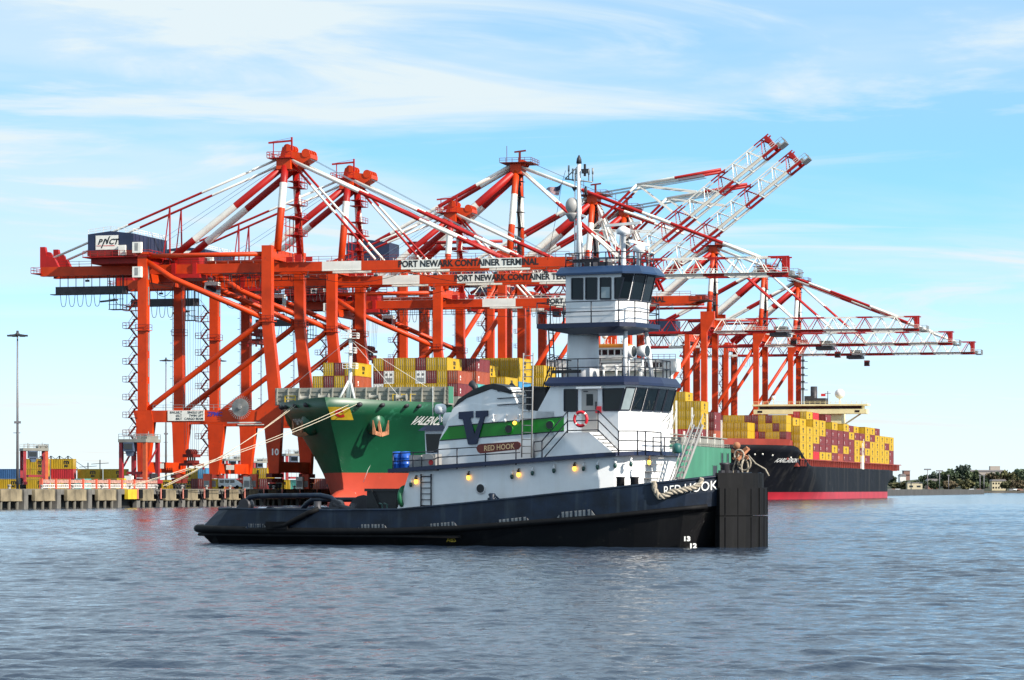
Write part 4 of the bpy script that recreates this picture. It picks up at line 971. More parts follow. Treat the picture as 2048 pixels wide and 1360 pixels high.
MB().ball((10.2, ky+2, 36.4), 1.75, 16, 10).bar((10.2, ky+2, 32.8), (10.2, ky+2, 35.2), 0.6).build('radome', SHIPW, ah)
MB().ball((-13.2, ky+2, 35.2), 0.75, 12, 8).bar((-13.2, ky+2, 32.8), (-13.2, ky+2, 34.8), 0.25).build('radome', SHIPW, ah)
MB().tube([(6, ky+2, 32.8), (6, ky+2, 37.4)], 0.14, 6).bar((5, ky+2, 36.6), (7, ky+2, 36.6), 0.14).build('signal_mast', STEEL, ah)
MB().box(3.6, 5.2, ky+2, ky+2.06, 35.6, 36.5).build('ship_flag', SIGNR, ah)
mb = MB().box(-4.5, -1.0, ky+16, ky+21, 30, 36.2).lathe([(1.2, 30), (1.2, 39.6)], 12, (-1.4, ky+18, 0)).box(-1, 3, ky+16, ky+21, 30, 35.4); mb.build('funnel', STEEL, ks)
MB().box(-8, 8, ky+13, ky+24, 10.2, 30).build('engine_casing', CREAM, ks)
mb = MB().tube([(-3.4, ky+6, 32.6), (-3.4, ky+6, 50.0)], 0.28, 8)
for z in (38, 40.5, 43, 45.5, 48): mb.bar((-5.1, ky+6, z), (-1.7, ky+6, z), 0.22); mb.box(-4.0, -2.8, ky+5.6, ky+6.4, z+0.2, z+0.7)
mb.build('radar_mast', STEEL, ah)
# gangway tower amidships
mb = MB().box(KHB-0.4, KHB+0.3, 170.5, 174.5, 10.0, 14.5).bar((KHB+0.2, 171, 14), (KHB+0.2, 171, 19), 0.3).bar((KHB+0.2, 174, 14), (KHB+0.2, 174, 20.5), 0.25).bar((KHB+0.2, 171, 19), (KHB+0.2, 174, 16), 0.25); mb.build('pilot_gangway', SIGNW, ks)
# containers on the black ship
GRPK = 'containers stacked on the black ship'
FLn = 12.2
outer = ['YYYY', 'YYYY', 'RMYYY', 'YMMYY', 'YMMM', 'MYMMY', 'OMMM', 'MYMMY', 'MMMY', 'YYYM', 'YMYM', 'MYMYY', 'YYYMY', 'YYYYM', 'YYYY', 'YYMY', 'MMYY']
inner = [['MMYYY', 'RMYYY', 'YMMYM'], ['YMYYY', 'YMYYY'], ['YYYYYY', 'MYYMYR'], ['YYYYYR', 'YMYYYM'], ['MYYYB', 'MMYYYY'], ['YYYYYM', 'MYMYYM'], ['YYYYY', 'MYYYM'], ['MMMYY', 'YYYYY'], ['MYYYY'], ['YYYYM', 'YMYYY'], ['YYYYY'], ['YYYMY'], ['YYYYM'], ['YYYMM'], ['YYMY'], ['YYYM'], ['YYYY']]
pitch = 12.9
for b, col in enumerate(outer):
    s0 = 353.0+b*pitch; z0 = 12.42
    for ti, ch in enumerate(col):
        container(KGC+KHB-0.5-CW/2, s0+FLn/2, z0+ti*(CHT+0.02), ch, FLn, '%s container, %s up, outer stack of the %s bay on the black ship' % (CN[ch], ORD[ti], ORD[b]), GRPK, b == 0)
    for ci, c2 in enumerate(inner[b]):
        for ti, ch in enumerate(c2):
            if b > 0 and ti < len(col)-1 and ci == 0: continue
            if b > 0 and ci > 0 and ti < len(c2)-2: continue
            if b == 0 and ti < 1: continue
            zz = z0+ti*(CHT+0.02)
            container(KGC+KHB-0.5-CW/2-(ci+1)*(CW+0.05), s0+FLn/2, zz, ch, FLn, '%s container, %s up, %s inner stack, %s bay on the black ship' % (CN[ch], ORD[ti], ORD[ci], ORD[b]), GRPK, b < 4)
for ci, col in enumerate(['YY', 'YY', 'YY', 'YY']):
    for ti, ch in enumerate(col): container(53.2+ci*(CW+0.05), 330.0+FLn/2, 18.0+ti*(CHT+0.02), ch, FLn, '%s container, %s from left, %s row above the black ship red bulwark' % (CN[ch], ORD[ci], ('lower', 'upper')[ti]), GRPK, True, False)
for ci, col in enumerate(['MMM', 'MYM', 'RYY', 'YRY', 'YMY', 'YMM', 'RMM', 'MYY', 'YYM', 'YMY', 'MYY']):
    for ti, ch in enumerate(col): container(47.6+ci*(CW+0.05), 343.6+4.5, 17.97+ti*(CHT+0.02), ch, 9.0, '%s container, %s from left, %s up, behind the black ship bow row' % (CN[ch], ORD[ci], ORD[ti]), GRPK, True, False)
MB().box(9.6, 16.5, 31.8, 40.5, 12.0, 17.9).build('forward_hatch', DRED, ks)
# yellow workboat by the black bow
wb = empty('workboat', px_at(1552, 997, 960.0) * 1.0, 0.3, 'small yellow and white workboat beside the black ship bow', 'boat')
wb.location.z = 0
MB().prism([(-9, 0.0), (7, 0.0), (9, 2.6), (-9, 2.2)], 'y', -2.6, 2.6).build('hull', STEEL, wb)
cbn = MB().box(-4.5, 2.0, -2.2, 2.2, 2.3, 5.4).box(-4.9, 2.3, -2.4, 2.4, 5.4, 5.7).build('cabin', SIGNW, wb)
for k in range(4): MB().box(-4.0+k*1.5, -3.0+k*1.5, -2.25, -2.19, 3.9, 4.9).build('window', glassd, cbn)
rail_mb(MB(), [(-4.9,-2.4,5.7),(2.3,-2.4,5.7),(2.3,2.4,5.7)], 1.3, 0.09, 0.9).build('roof_rail', YPAINT, wb)
rail_mb(MB(), [(2.5,-2.5,2.4),(8.0,-2.0,2.6)], 1.2, 0.09, 0.9).box(3.0, 6.0, -1.4, 1.4, 2.4, 3.4).build('deck_gear', YPAINT, wb)
# ------------------------------------------------------------------ yard: containers, straddle carriers, light poles, barrier, van
GRPY = 'containers in the yard behind the quay'
def yard(px, D, tier, ch, L_, lab, along=True):
    p = px_at(px, 0, D); g = (p.x-TX0)*TC - (p.y-TY0)*TS; s_ = (p.x-TX0)*TS + (p.y-TY0)*TC
    o = container(g, s_, DECK+tier*(CHT+0.02), ch, L_, lab, GRPY, True, True)
    if not along:
        o.rotation_euler.z = -TH + math.pi/2
        for c in list(o.children):
            if c.name.startswith('logo'):
                c.location = (-CW/2-0.004, -L_*0.2, 0.5); c.rotation_euler = (math.pi/2, 0, -math.pi/2)
                if c.data == LOGO: c.scale = (1.3, 1.0, 1)
    return o
yrows = [(-30, 'YB', 0), (22, 'YB', 0), (75, 'YYY', 1), (127, 'YRY', 1), (180, 'YY', 1), (232, 'YY', 1)]
nm = ['at the left edge', 'left of the tall light pole', 'under the left straddle carrier', 'right of the left straddle carrier', 'left of the long barrier', 'left of the middle straddle carrier']
for (px, st, top), w_ in zip(yrows, nm):
    for ti, ch in enumerate(st):
        yard(px, 742, ti, ch, 6.2 if False else 5.9, '%s container, %s up in the yard row %s' % (CN[ch], ORD[ti], w_), along=False)
for i, (px, st) in enumerate(((152, 'M'), (166, 'T'), (372, 'YY'), (398, 'MY'), (412, 'ML'), (514, 'YY'), (534, 'MY'), (640, 'O'), (655, 'M'))):
    for ti, ch in enumerate(st):
        yard(px, 720-i*2, ti, ch, 5.2, '%s container, %s up, %s of the smaller yard boxes from the left' % (CN[ch], ORD[ti], ORD[i]), along=(i not in (2, 5)))
# broad row behind the cranes
for i in range(14):
    ch = 'YYMYBYOYYMYTYR'[i]
    yard(300+i*26, 800, 0, ch, 6.0, '%s container, %s from the left in the low row behind the crane legs' % (CN[ch], ORD[i]), along=False)
# straddle carriers
SRED = mat('straddle_red', (0.30, 0.022, 0.03), 0.5, 0, 0.15, 0.6); SORG = mat('straddle_orange', (0.52, 0.09, 0.03), 0.5, 0, 0.12, 0.6); SBLU = mat('straddle_slate', (0.07, 0.10, 0.16), 0.5, 0, 0.15, 0.6)
def straddle():
    r = empty('straddle_carrier', (0,0,0))
    for sx, m in ((-1, SRED), (1, SORG)):
        for sy in (-1, 1): MB().box(sx*2.9-0.4, sx*2.9+0.4, sy*3.0-0.4, sy*3.0+0.4, 1.3, 10.6).build('column', m if sy < 0 else SRED, r)
        sb = MB().box(sx*2.9-0.5, sx*2.9+0.5, -4.6, 4.6, 1.2, 2.0).build('side_beam', SRED, r)
        for k in range(4): MB().lathe([(0.35, -0.3), (0.75, -0.28), (0.75, 0.28), (0.35, 0.3)], 14, (sx*2.9, -3.6+k*2.4, 0.75), 'x').build('wheel', RUBBER, sb)
        MB().bar((sx*2.9, -2.8, 4.2), (sx*2.9, 2.8, 9.0), 0.3).build('brace', SRED, r)
    MB().box(-3.4, 3.4, -3.6, 3.6, 10.2, 10.9).box(0.8, 3.3, -2.8, 2.6, 10.9, 11.7).build('top_frame', BWGREY, r)
    cab = MB().box(-2.0, 0.4, -3.9, -1.9, 8.2, 10.2).prism([(-1.6, 8.2), (0.2, 8.2), (-0.2, 7.2), (-1.2, 7.2)], 'y', -3.7, -2.0).build('cab', SBLU, r)
    MB().box(-1.8, 0.2, -3.95, -3.89, 8.7, 9.9).build('cab_window', glassd, cab)
    rail_mb(MB(), [(-3.3,-3.5,10.9),(3.3,-3.5,10.9),(3.3,3.5,10.9),(-3.3,3.5,10.9)], 1.1, 0.05, 1.3).build('handrail', GREYST, r)
    MB().box(-1.8, 1.8, -2.6, 2.6, 3.2, 3.8).bar((-1.2, -1.5, 3.8), (-1.2, -1.5, 10.2), 0.07).bar((1.2, -1.5, 3.8), (1.2, -1.5, 10.2), 0.07).bar((1.2, 1.5, 3.8), (1.2, 1.5, 10.2), 0.07).build('spreader', SRED, r)
    MB().box(-3.9, -3.4, -2, 2, 1.4, 3.0).build('engine_pack', STEEL, r); MB().box(3.4, 3.9, -2, 1, 1.4, 3.4).build('engine_pack', STEEL, r)
    MB().tube([(-1.5, 1, 10.9), (-1.5, 1, 12.4)], 0.12, 6).tube([(2.2, 0, 11.7), (2.2, 0, 12.6)], 0.08, 6).build('exhaust', GREYST, r)
    return r
sc0 = straddle(); first = True
for px, D, sc, rz, lab in ((68, 690, 0.86, 0.3, 'red straddle carrier beside the tall light pole at the left edge'), (279, 566, 0.86, -0.35, 'red and orange straddle carrier at the foot of the leftmost crane'), (466, 860, 0.8, 0.3, 'small red straddle carrier seen between the crane legs'), (516, 930, 0.8, 0.5, 'faint red straddle carrier behind the number ten crane leg'), (588, 830, 0.9, 0.3, 'red straddle carrier under the green ship bow')):
    o = sc0 if first else copy_tree(sc0); first = False
    p = px_at(px, 0, D); o.location = (p.x, p.y, DECK); o.rotation_euler = (0,0,rz); o.scale = (sc,)*3
    tag(o, lab, 'straddle carrier', 'straddle carriers in the yard')
# light poles
POLE = mat('pole_grey', (0.20, 0.19, 0.20), 0.5, 0.3, 0.1, 0.5)
def lightpole(px, ytop, D, lab, rad=0.32):
    p = px_at(px, ytop, D); H = p.z-DECK
    r = empty('light_pole', (p.x, p.y, DECK), 0, lab, 'light pole', 'light poles in the yard')
    MB().tube([(0,0,0), (0,0,H*0.5), (0,0,H)], rad, 10, r2=rad*0.5).build('mast', POLE, r)
    MB().lathe([(0.7, H-0.5), (0.75, H-0.35), (0.3, H), (0.25, H+0.5)], 12).build('head_ring', STEEL, r)
    for k in range(6):
        a = k*math.pi/3; MB().bar((0.3*math.cos(a), 0.3*math.sin(a), H-0.25), (1.6*math.cos(a), 1.6*math.sin(a), H-0.45), 0.16).box(1.6*math.cos(a)-0.55, 1.6*math.cos(a)+0.55, 1.6*math.sin(a)-0.55, 1.6*math.sin(a)+0.55, H-0.75, H-0.4).build('lamp', STEEL, r)
    MB().box(-0.7, 0.7, -0.3, 0.3, H*0.42, H*0.42+0.5).bar((-0.9, 0, H*0.36), (0.6, 0, H*0.36), 0.15).build('junction_box', POLE, r)
lightpole(35, 666, 640, 'tall grey light pole with a ring of lamps at the left edge')
lightpole(332, 718, 1020, 'thin distant light pole seen between the legs of the leftmost crane', 0.4)
lightpole(441, 719, 1100, 'faint light pole with a single head right of the second stair tower', 0.3)
# long barrier of gangway frames behind the quay edge
BAR_O = mat('barrier_orange', (0.65, 0.10, 0.05), 0.6, 0, 0.1, 1); BAR_W = mat('barrier_white', (0.62, 0.56, 0.52), 0.7, 0, 0.12, 1); BAR_P = mat('barrier_net', (0.45, 0.24, 0.19), 0.8, 0, 0.3, 2.5)
pb = px_at(163, 0, 505); g_ = (pb.x-TX0)*TC - (pb.y-TY0)*TS
for i in range(9):
    s_ = -108+i*5.6
    r = empty('barrier', tw(25.5, s_, DECK), -TH, '%s section from the left of the orange and white quay barrier' % ORD[i], 'barrier', 'quay barrier sections')
    MB().box(-0.25, 0.25, -0.18, 0.18, 0, 1.65).build('post', BAR_O, r)
    MB().box(-0.06, 0.06, 0.2, 5.4, 0.62, 0.78).box(-0.06, 0.06, 0.2, 5.4, 0.12, 0.28).build('rail', BAR_W, r)
    MB().box(-0.04, 0.02, 0.2, 5.4, 0.95, 1.5).build('net_panel', BAR_P, r)
    for k in range(7): MB().box(-0.08, 0.08, 0.5+k*0.75, 0.7+k*0.75, 0.28, 0.62).build('picket', BAR_W, r)
# white van
VANW = mat('van_white', (0.75, 0.76, 0.76), 0.3, 0, 0.03, 1)
p = px_at(458, 0, 575); vn = empty('van', (p.x, p.y, DECK), 0.25, 'white van parked on the quay beside the second crane', 'van')
mb = MB().loft([[(-2.3,-0.95,0.45),(2.3,-0.95,0.45),(2.3,0.95,0.45),(-2.3,0.95,0.45)], [(-2.35,-0.98,1.1),(2.35,-0.98,1.0),(2.35,0.98,1.0),(-2.35,0.98,1.1)], [(-2.2,-0.9,2.0),(1.0,-0.9,2.0),(1.0,0.9,2.0),(-2.2,0.9,2.0)]]); mb.build('body', VANW, vn)
for x0, x1 in ((-2.0,-1.1),(-0.95,-0.1),(0.05,0.9)): MB().box(x0, x1, -1.0, -0.93, 1.15, 1.75).build('window', glassd, vn)
for x in (-1.45, 1.45):
    for y in (-0.9, 0.9): MB().lathe([(0.2,-0.12),(0.36,-0.1),(0.36,0.1),(0.2,0.12)], 14, (x, y, 0.36), 'y').build('wheel', RUBBER, vn)
# people-sized clutter: yellow quay cabinets, cones
for i, (px, D) in enumerate(((243, 540), (258, 545), (415, 570), (428, 572), (495, 580), (508, 582), (560, 590), (600, 590), (612, 592))):
    p = px_at(px, 0, D)
    o = empty('quay_cabinet', (p.x, p.y, DECK), -TH, '%s small quay cabinet from the left behind the wall' % ORD[i], 'cabinet', 'cabinets on the quay')
    MB().box(-0.7, 0.7, -0.5, 0.5, 0.15, 1.9+0.5*(i % 3)).box(-0.8, 0.8, -0.6, 0.6, 0, 0.15).build('cabinet_body', (YPAINT, SIGNW, BAR_O)[i % 3], o)
    MB().box(-0.55, 0.55, -0.54, -0.5, 0.4, 1.6).build('cabinet_door', GREYST, o)
# mooring lines from the green bow to the quay
LINE = mat('mooring_line', (0.55, 0.48, 0.36), 0.9, 0, 0.1, 3)
for i, (y, zz, e) in enumerate(((7.5, 18.6, -64), (8.5, 18.6, -62.5), (4.5, 18.5, -78), (3.5, 18.4, -80))):
    x = -vx(y, zz) if i < 2 else vx(y, zz)
    a = Vector((VGC+x, VS0+y, zz)); b = Vector((QG-1.0, e, DECK+0.5))
    pts = []
    for k in range(15):
        t = k/14.0; q = a.lerp(b, t); q.z -= 2.0*4*t*(1-t)*0.5; pts.append(tw(q.x, q.y, q.z))
    o = MB().tube(pts, 0.055, 6).build('mooring_line', LINE)
    tag(o, 'pale mooring line, %s of four from the green bow to the quay' % ('topmost', 'second highest', 'third highest', 'lowest')[i], 'rope', 'mooring lines of the green ship')
# far grey cranes on the skyline at the left, and utility poles
FGREY = mat('far_crane_grey', (0.16, 0.18, 0.20), 0.7, 0, 0.1, 0.1)
for i, px in enumerate((82, 102, 119, 136)):
    D = 2600; p = px_at(px, 0, D); sc = D/F
    r = empty('distant_crane', (p.x, p.y, DECK), 0, '%s of the four grey cranes far off on the left skyline' % ORD[i], 'crane', 'far grey cranes')
    hh = (979-912)*sc
    MB().bar((-1.5,0,0), (0,0,hh), 1.0).bar((3,0,0), (0,0,hh), 1.0).bar((0,0,hh), (16,0,hh*0.62), 0.6).bar((0,0,hh), (-10,0,hh*0.7), 0.6).build('frame', FGREY, r)
    MB().bar((-12,0,hh*0.66), (20,0,hh*0.56), 0.9).build('boom', FGREY, r)
for i, px in enumerate((176, 200)):
    D = 1100; p = px_at(px, 0, D); H = (979-(926, 920)[i])*D/F
    r = empty('utility_pole', (p.x, p.y, DECK), 0, ('small pole', 'tall cross-arm pole')[i] + ' standing behind the yellow yard containers at left', 'pole', 'yard utility poles')
    MB().tube([(0,0,0), (0,0,H)], 0.22, 6).build('pole_shaft', STEEL, r); MB().bar((-3.2,0,H-1.6), (3.2,0,H-1.2), 0.2).build('cross_arm', STEEL, r)
# ------------------------------------------------------------------ the tug: u forward, v to starboard (towards us), z up
PH = math.radians(28); TGX, TGY = -2.0, 164.0; PC, PS = math.cos(PH), math.sin(PH)
def tp(px, py, v):
    """point of the photograph on the tug's fore-and-aft plane at offset v -> (u, z)"""
    k = (px-CX)/F; u = (k*(TGY-v*PC)-TGX+v*PS)/(PC+k*PS); Y = TGY-u*PS-v*PC
    return u, CAMH+(HZ-py)*Y/F
# local axes: x = u, y = -v (port), z up; root rotated by -PH
tug = empty('tugboat', (TGX, TGY, 0), -PH, 'black-hulled white tugboat with blue trim, green band and tall pilothouse', 'tugboat')
HULLN = mat('tug_hull_navy', (0.005, 0.012, 0.028), 0.45, 0, 0.3, 1.1, 0.7, (0.040, 0.056, 0.068), bump=0.15, bscale=1.5, wear=0.35, wear_col=(0.014, 0.022, 0.030), spec=0.3)
HULLB = mat('tug_hull_black', (0.002, 0.002, 0.003), 0.5, 0, 0.25, 0.7, 0.4, (0.022, 0.022, 0.020), wear=0.2, wear_col=(0.024, 0.022, 0.017), spec=0.25)
TWHITE = mat('tug_white', (0.80, 0.80, 0.80), 0.40, 0, 0.03, 1.4, 0.30, (0.60, 0.54, 0.46), bump=0.12, bscale=1.2)
TBLUE = mat('tug_blue', (0.003, 0.009, 0.042), 0.38, 0, 0.10, 0.6, 0.15)
TROOF = mat('tug_roof_blue', (0.010, 0.035, 0.095), 0.40, 0, 0.12, 0.6, 0.2)
TGREEN = mat('tug_green', (0.003, 0.19, 0.006), 0.38, 0, 0.05, 0.6)
TRAIL = mat('tug_rail', (0.008, 0.010, 0.022), 0.45, 0, 0.1, 2)
TDECK = mat('tug_deck', (0.09, 0.05, 0.045), 0.8, 0, 0.2, 0.8)
TGREY = mat('tug_grey', (0.30, 0.29, 0.28), 0.5, 0, 0.1, 1)
DOORG = mat('tug_door', (0.38, 0.36, 0.34), 0.5, 0, 0.06, 1)
WIN = glass_dark('tug_window', (0.005, 0.010, 0.014), 0.05); WIN.node_tree.nodes['Principled BSDF'].inputs['Specular IOR Level'].default_value = 0.28
CURT = mat('window_blind', (0.30, 0.36, 0.38), 0.6, 0, 0.12, 1.0)
def dkz(u): return np.interp(u, [-16, -6, -2, 1.3, 4.3, 7.3, 10, 12.7, 14.6, 16.2, 17.2], [1.90, 1.84, 1.88, 2.15, 2.40, 2.71, 2.95, 3.25, 3.5, 3.75, 3.85])   # bulwark top
def rbz(u): return np.interp(u, [-16, -8, -3, 1.3, 5.8, 9.6, 13, 17.2], [0.80, 0.70, 0.72, 0.86, 1.2, 1.48, 1.85, 2.35])
PLAN = [(-16.2, 0.0), (-16.15, 2.0), (-15.9, 3.4), (-15.2, 4.3), (-14.0, 4.75), (-12, 5.0), (-9, 5.18), (-6, 5.2), (-2, 5.2), (2, 5.2), (6, 5.2), (8, 5.17), (9.3, 5.12), (10.6, 5.0), (12, 4.7), (13.2, 4.25), (14.3, 3.65), (15.2, 2.9), (15.9, 2.1), (16.4, 1.3), (16.6, 0.6), (16.65, 0.0)]
def ring(off, zf, sternin=0.0, bowin=0.0):
    pts = []
    for sg in (1, -1):
        seq = PLAN if sg > 0 else PLAN[::-1]
        for u, hb in seq:
            if hb == 0.0 and sg < 0: continue
            uu = u
            if u < -10: uu = -10+(u+10)*(1-sternin/6.2)
            if u > 8: uu = 8+(u-8)*(1-bowin/8.6)
            # pull in towards the middle by off
            s_ = max(0.0, (hb-off))
            if off and u < -15: uu += off*0.8
            if off and u > 15: uu -= off*0.8
            pts.append((uu, -sg*s_, float(zf(u))))
    return pts
mb = MB()
rings = [ring(1.6, lambda u: -1.6, 1.0, 2.0), ring(0.35, lambda u: 0.0, 0.35, 0.7), ring(0.10, lambda u: rbz(u)-0.28, 0.1, 0.25), ring(0.0, lambda u: rbz(u), 0.15, 0.1), ring(0.02, lambda u: rbz(u)+0.5*(dkz(u)-rbz(u)), 0.8), ring(0.05, dkz, 1.5), ring(0.17, dkz, 1.6), ring(0.19, lambda u: dkz(u)-1.05, 1.6)]
mb.loft(rings, mis=[1, 1, 1, 0, 0, 0, 2], sm=False)
mb.mi[-1] = 3
hl = mb.build('hull', [HULLN, HULLB, HULLN, TDECK], tug)
for p in hl.data.polygons: p.use_smooth = False
def side_v(u): return float(np.interp(u, [p[0] for p in PLAN], [p[1] for p in PLAN]))
# rub rail
for sg in (1, -1):
    pts = [(u, -sg*(hb+0.05), float(rbz(u))+0.02) for u, hb in PLAN if -16.1 < u < 15.5]
    MB().tube([(-16.4, 0, 0.8)]+[(-16.35, -sg*1.8, 0.8)]+pts, 0.24, 8, r2=0.12).build('rub_rail', RUBBER, tug)
    pts = [(u, -sg*(hb+0.03), 0.5) for u, hb in PLAN if -15.5 < u < 4]
    MB().tube(pts, 0.10, 6).build('lower_rub_rail', RUBBER, tug)
    MB().tube([(-10+(u+10)*(1-1.5/6.2) if u < -10 else u, -sg*max(0, hb-0.11), float(dkz(u))+0.03) for u, hb in PLAN if hb > 0], 0.09, 6).build('bulwark_cap', HULLN, tug)
# bow fender: two tiers of upright rubber
def bow_pts(off):
    cv = [(15.55, 2.5), (15.9, 2.1), (16.4, 1.3), (16.6, 0.6), (16.65, 0.0)]
    full = cv+[(u, -h) for u, h in cv[-2::-1]]; o_ = []
    for i, (u, h) in enumerate(full):
        a = full[max(0, i-1)]; b = full[min(len(full)-1, i+1)]; d = Vector((b[0]-a[0], b[1]-a[1])).normalized()
        o_.append((u-d.y*off, h+d.x*off))
    return o_
for z0, z1, of in ((-0.6, 1.62, 0.34), (1.66, 3.1, 0.34)):
    inn, ot = bow_pts(-0.25), bow_pts(of)
    poly = [(u, -v) for u, v in ot]+[(u, -v) for u, v in inn[::-1]]
    bf = MB().prism(poly, 'z', z0, z1).build('bow_fender', RUBBER, tug)
    gr = MB()
    for i in range(len(ot)-1):
        for t in (0.5,):
            u = ot[i][0]*(1-t)+ot[i+1][0]*t; v = ot[i][1]*(1-t)+ot[i+1][1]*t
            gr.bar((u, -v, z0+0.05), (u, -v, z1-0.05+0.03*((i*3) % 2)), 0.05+0.05*((i*7+int(t*10)) % 3)/2, 0.035)
    gr.build('fender_rib', RUBBER, bf)
inn, ot = bow_pts(-0.2), bow_pts(0.12)
MB().prism([(u, -v) for u, v in ot]+[(u, -v) for u, v in inn[::-1]], 'z', 3.08, 3.86).build('bow_pudding', RUBBER, tug)
# freeing ports with bars
for (px, py, wpx) in ((512, 1053, 46), (745, 1054, 62), (884, 1051, 64), (1025, 1042, 72), (1152, 1027, 76)):
    u0, z0 = tp(px-wpx/2, py, 5.2); u1, _ = tp(px+wpx/2, py, 5.2); sl = (dkz(u1)-dkz(u0))*0.75
    v = 5.215; hh = 0.15
    fp = MB().prism([(u0, z0-hh-sl/2), (u0+0.25, z0+hh-sl/2), (u1-0.25, z0+hh+sl/2), (u1, z0-hh+sl/2)], 'y', -v, -v+0.03).build('freeing_port', TGREY, tug)
    bb = MB(); n = 7
    for k in range(n+1):
        u = u0+0.22+(u1-u0-0.44)*k/n; zz = z0-sl/2+sl*k/n
        bb.bar((u, -v-0.02, zz-hh), (u, -v-0.02, zz+hh), 0.055 if k % 3 else 0.12, 0.03)
    bb.build('bars', HULLN, fp)
for sg in (-1,):
    pass
# name on the bow bulwark, draught figures
def on_side(me, u0, zf, vf, size):
    for vtx in me.vertices:
        u = u0+vtx.co.x*size; vtx.co = (u, -(vf(u)+0.015), zf(u)+vtx.co.y*size)
    me.update(); return me
slv = lambda u: side_v(u)
tm = text_mesh('RED HOOK', 0.68, WHITEL, 0.002, 0, 0.0); kk = 2.25/text_w(tm)
for vtx in tm.vertices: u = 13.3+vtx.co.x*kk; vtx.co = (u, -(side_v(u)+0.015), float(dkz(u))-0.64+vtx.co.y)
tm.update(); place('name_lettering', tm, tug)
place('draught_figures', on_side(text_mesh('13', 0.32, WHITEL, 0.015, 0, 0.0), 14.15, lambda u: 0.36, lambda u: side_v(u)-0.12, 1.0), tug)
place('draught_figures', on_side(text_mesh('12', 0.32, WHITEL, 0.015, 0, 0.0), 14.35, lambda u: 0.0, lambda u: side_v(u)-0.28, 1.0), tug)
place('load_line_mark', on_side(text_mesh('ABS', 0.34, YPAINT, 0.0, 0, 0.0), 1.0, lambda u: 0.22, lambda u: side_v(u)-0.2, 1.0), tug)
# ------------------------------------------------------------------ main deckhouse and boat deck
H1 = [(-1.9, 3.9), (9.4, 3.9), (10.2, 3.6), (10.75, 2.9), (11.0, 1.6), (11.05, 0)]
def full(pl): return [(u, -v) for u, v in pl]+[(u, v) for u, v in pl[::-1] if v > 0]
def h1top(u): return 3.92+(u+3)*0.062
rings = []
for k, (z, du) in enumerate(((0.7, -1.25), (None, 0.0))):
    rings.append([((u+du if i in (0, len(full(H1))-1) else u), y, (0.7 if k == 0 else h1top(u))) for i, (u, y) in enumerate(full(H1))])
MB().loft(rings).build('deckhouse', TWHITE, tug)
D1 = [(-3.0, 4.35), (9.5, 4.35), (10.5, 4.05), (11.15, 3.2), (11.4, 1.8), (11.5, 0)]
rg = [[(u, y, h1top(u)-0.02+dz) for u, y in full(D1)] for dz in (0.0, 0.21)]
MB().loft(rg).build('boat_deck', TBLUE, tug)
# ------------------------------------------------------------------ casing with green band
def poly_px(pts, v): return [tp(x, y, v) for x, y in pts]
def side_prism(name, pts, v0, v1, m, par=tug, px=True, vref=None):
    """polygon given on the starboard plane, thickness v0..v1"""
    pl = poly_px(pts, vref if vref is not None else v1) if px else pts
    return MB().prism(pl, 'y', -v1, -v0).build(name, m, par)
cs = MB().prism([(-0.85, 3.9), (-0.55, 5.7), (0.26, 7.35), (1.4, 7.62), (5.6, 7.12), (6.4, 7.12), (6.4, 4.2)], 'y', -3.0, 3.0).build('casing', TWHITE, tug)
side_prism('green_band', [(880, 880), (897, 854), (1128, 834), (1128, 861)], 3.0, 3.012, TGREEN, cs, vref=3.0)
for a, b in (((897, 853), (1128, 833)), ((880, 881), (1128, 862))):
    (u0, z0), (u1, z1) = tp(*a, 3.0), tp(*b, 3.0); MB().bar((u0, -3.015, z0), (u1, -3.015, z1), 0.035, 0.05).build('band_edge', TRAIL, cs)
Vp = [(918, 824), (946, 822), (946, 835), (940, 836), (950, 868), (961, 835), (952, 835), (952, 822), (976, 821), (976, 832), (970, 833), (954, 888), (937, 889), (926, 838), (918, 838)]
side_prism('letter_emblem', Vp, 3.0, 3.10, TBLUE, cs, vref=3.05)
for px, py in ((1018, 858), (1100, 850)):
    u, z = tp(px, py, 3.0); o = MB().lathe([(0.22, -3.05), (0.27, -3.05), (0.27, -2.99)], 18, (u, 0, z), 'y').build('porthole', TGREEN, cs)
    MB().lathe([(0.21, -3.065), (0.21, -2.99)], 18, (u, 0, z), 'y').build('pane', WIN, o)
# funnels either side
for sg in (1, -1):
    y0, y1 = sorted((-sg*3.0, -sg*1.5))
    fn = MB().prism([(0.28, 7.34), (0.5, 7.7), (2.55, 8.35), (3.75, 8.45), (4.35, 7.1), (0.6, 7.0)], 'y', y0+0.02, y1-0.02).build('funnel', TWHITE, tug)
    MB().prism([(0.3, 7.42), (0.62, 7.86), (1.5, 8.35), (2.2, 8.58), (2.75, 8.66), (3.4, 8.52), (3.95, 8.15), (3.8, 8.08), (2.6, 8.38), (1.2, 7.95)], 'y', y0-0.03, y1+0.03).build('funnel_cap', BLACKP, fn)
    MB().tube([(1.3, -sg*2.25, 8.2), (1.2, -sg*2.25, 8.55), (0.95, -sg*2.25, 8.75)], 0.16, 10, r2=0.19).build('exhaust_pipe', STEEL, fn)
    rl = MB()
    for z in (7.5, 7.85, 8.25): rl.bar((3.0, -sg*3.05, z), (4.9, -sg*3.05, z+0.08), 0.045)
    rl.bar((4.9, -sg*3.05, 7.1), (4.9, -sg*3.05, 8.4), 0.05); rl.build('funnel_rail', TRAIL, fn)
MB().box(4.55, 5.7, -2.7, -1.2, 7.1, 8.35).box(4.45, 5.8, -2.8, -1.1, 8.35, 8.45).build('ventilator', BLACKP, tug)
MB().box(4.2, 5.9, 0.8, 2.4, 7.1, 8.1).build('ventilator', STEEL, tug)
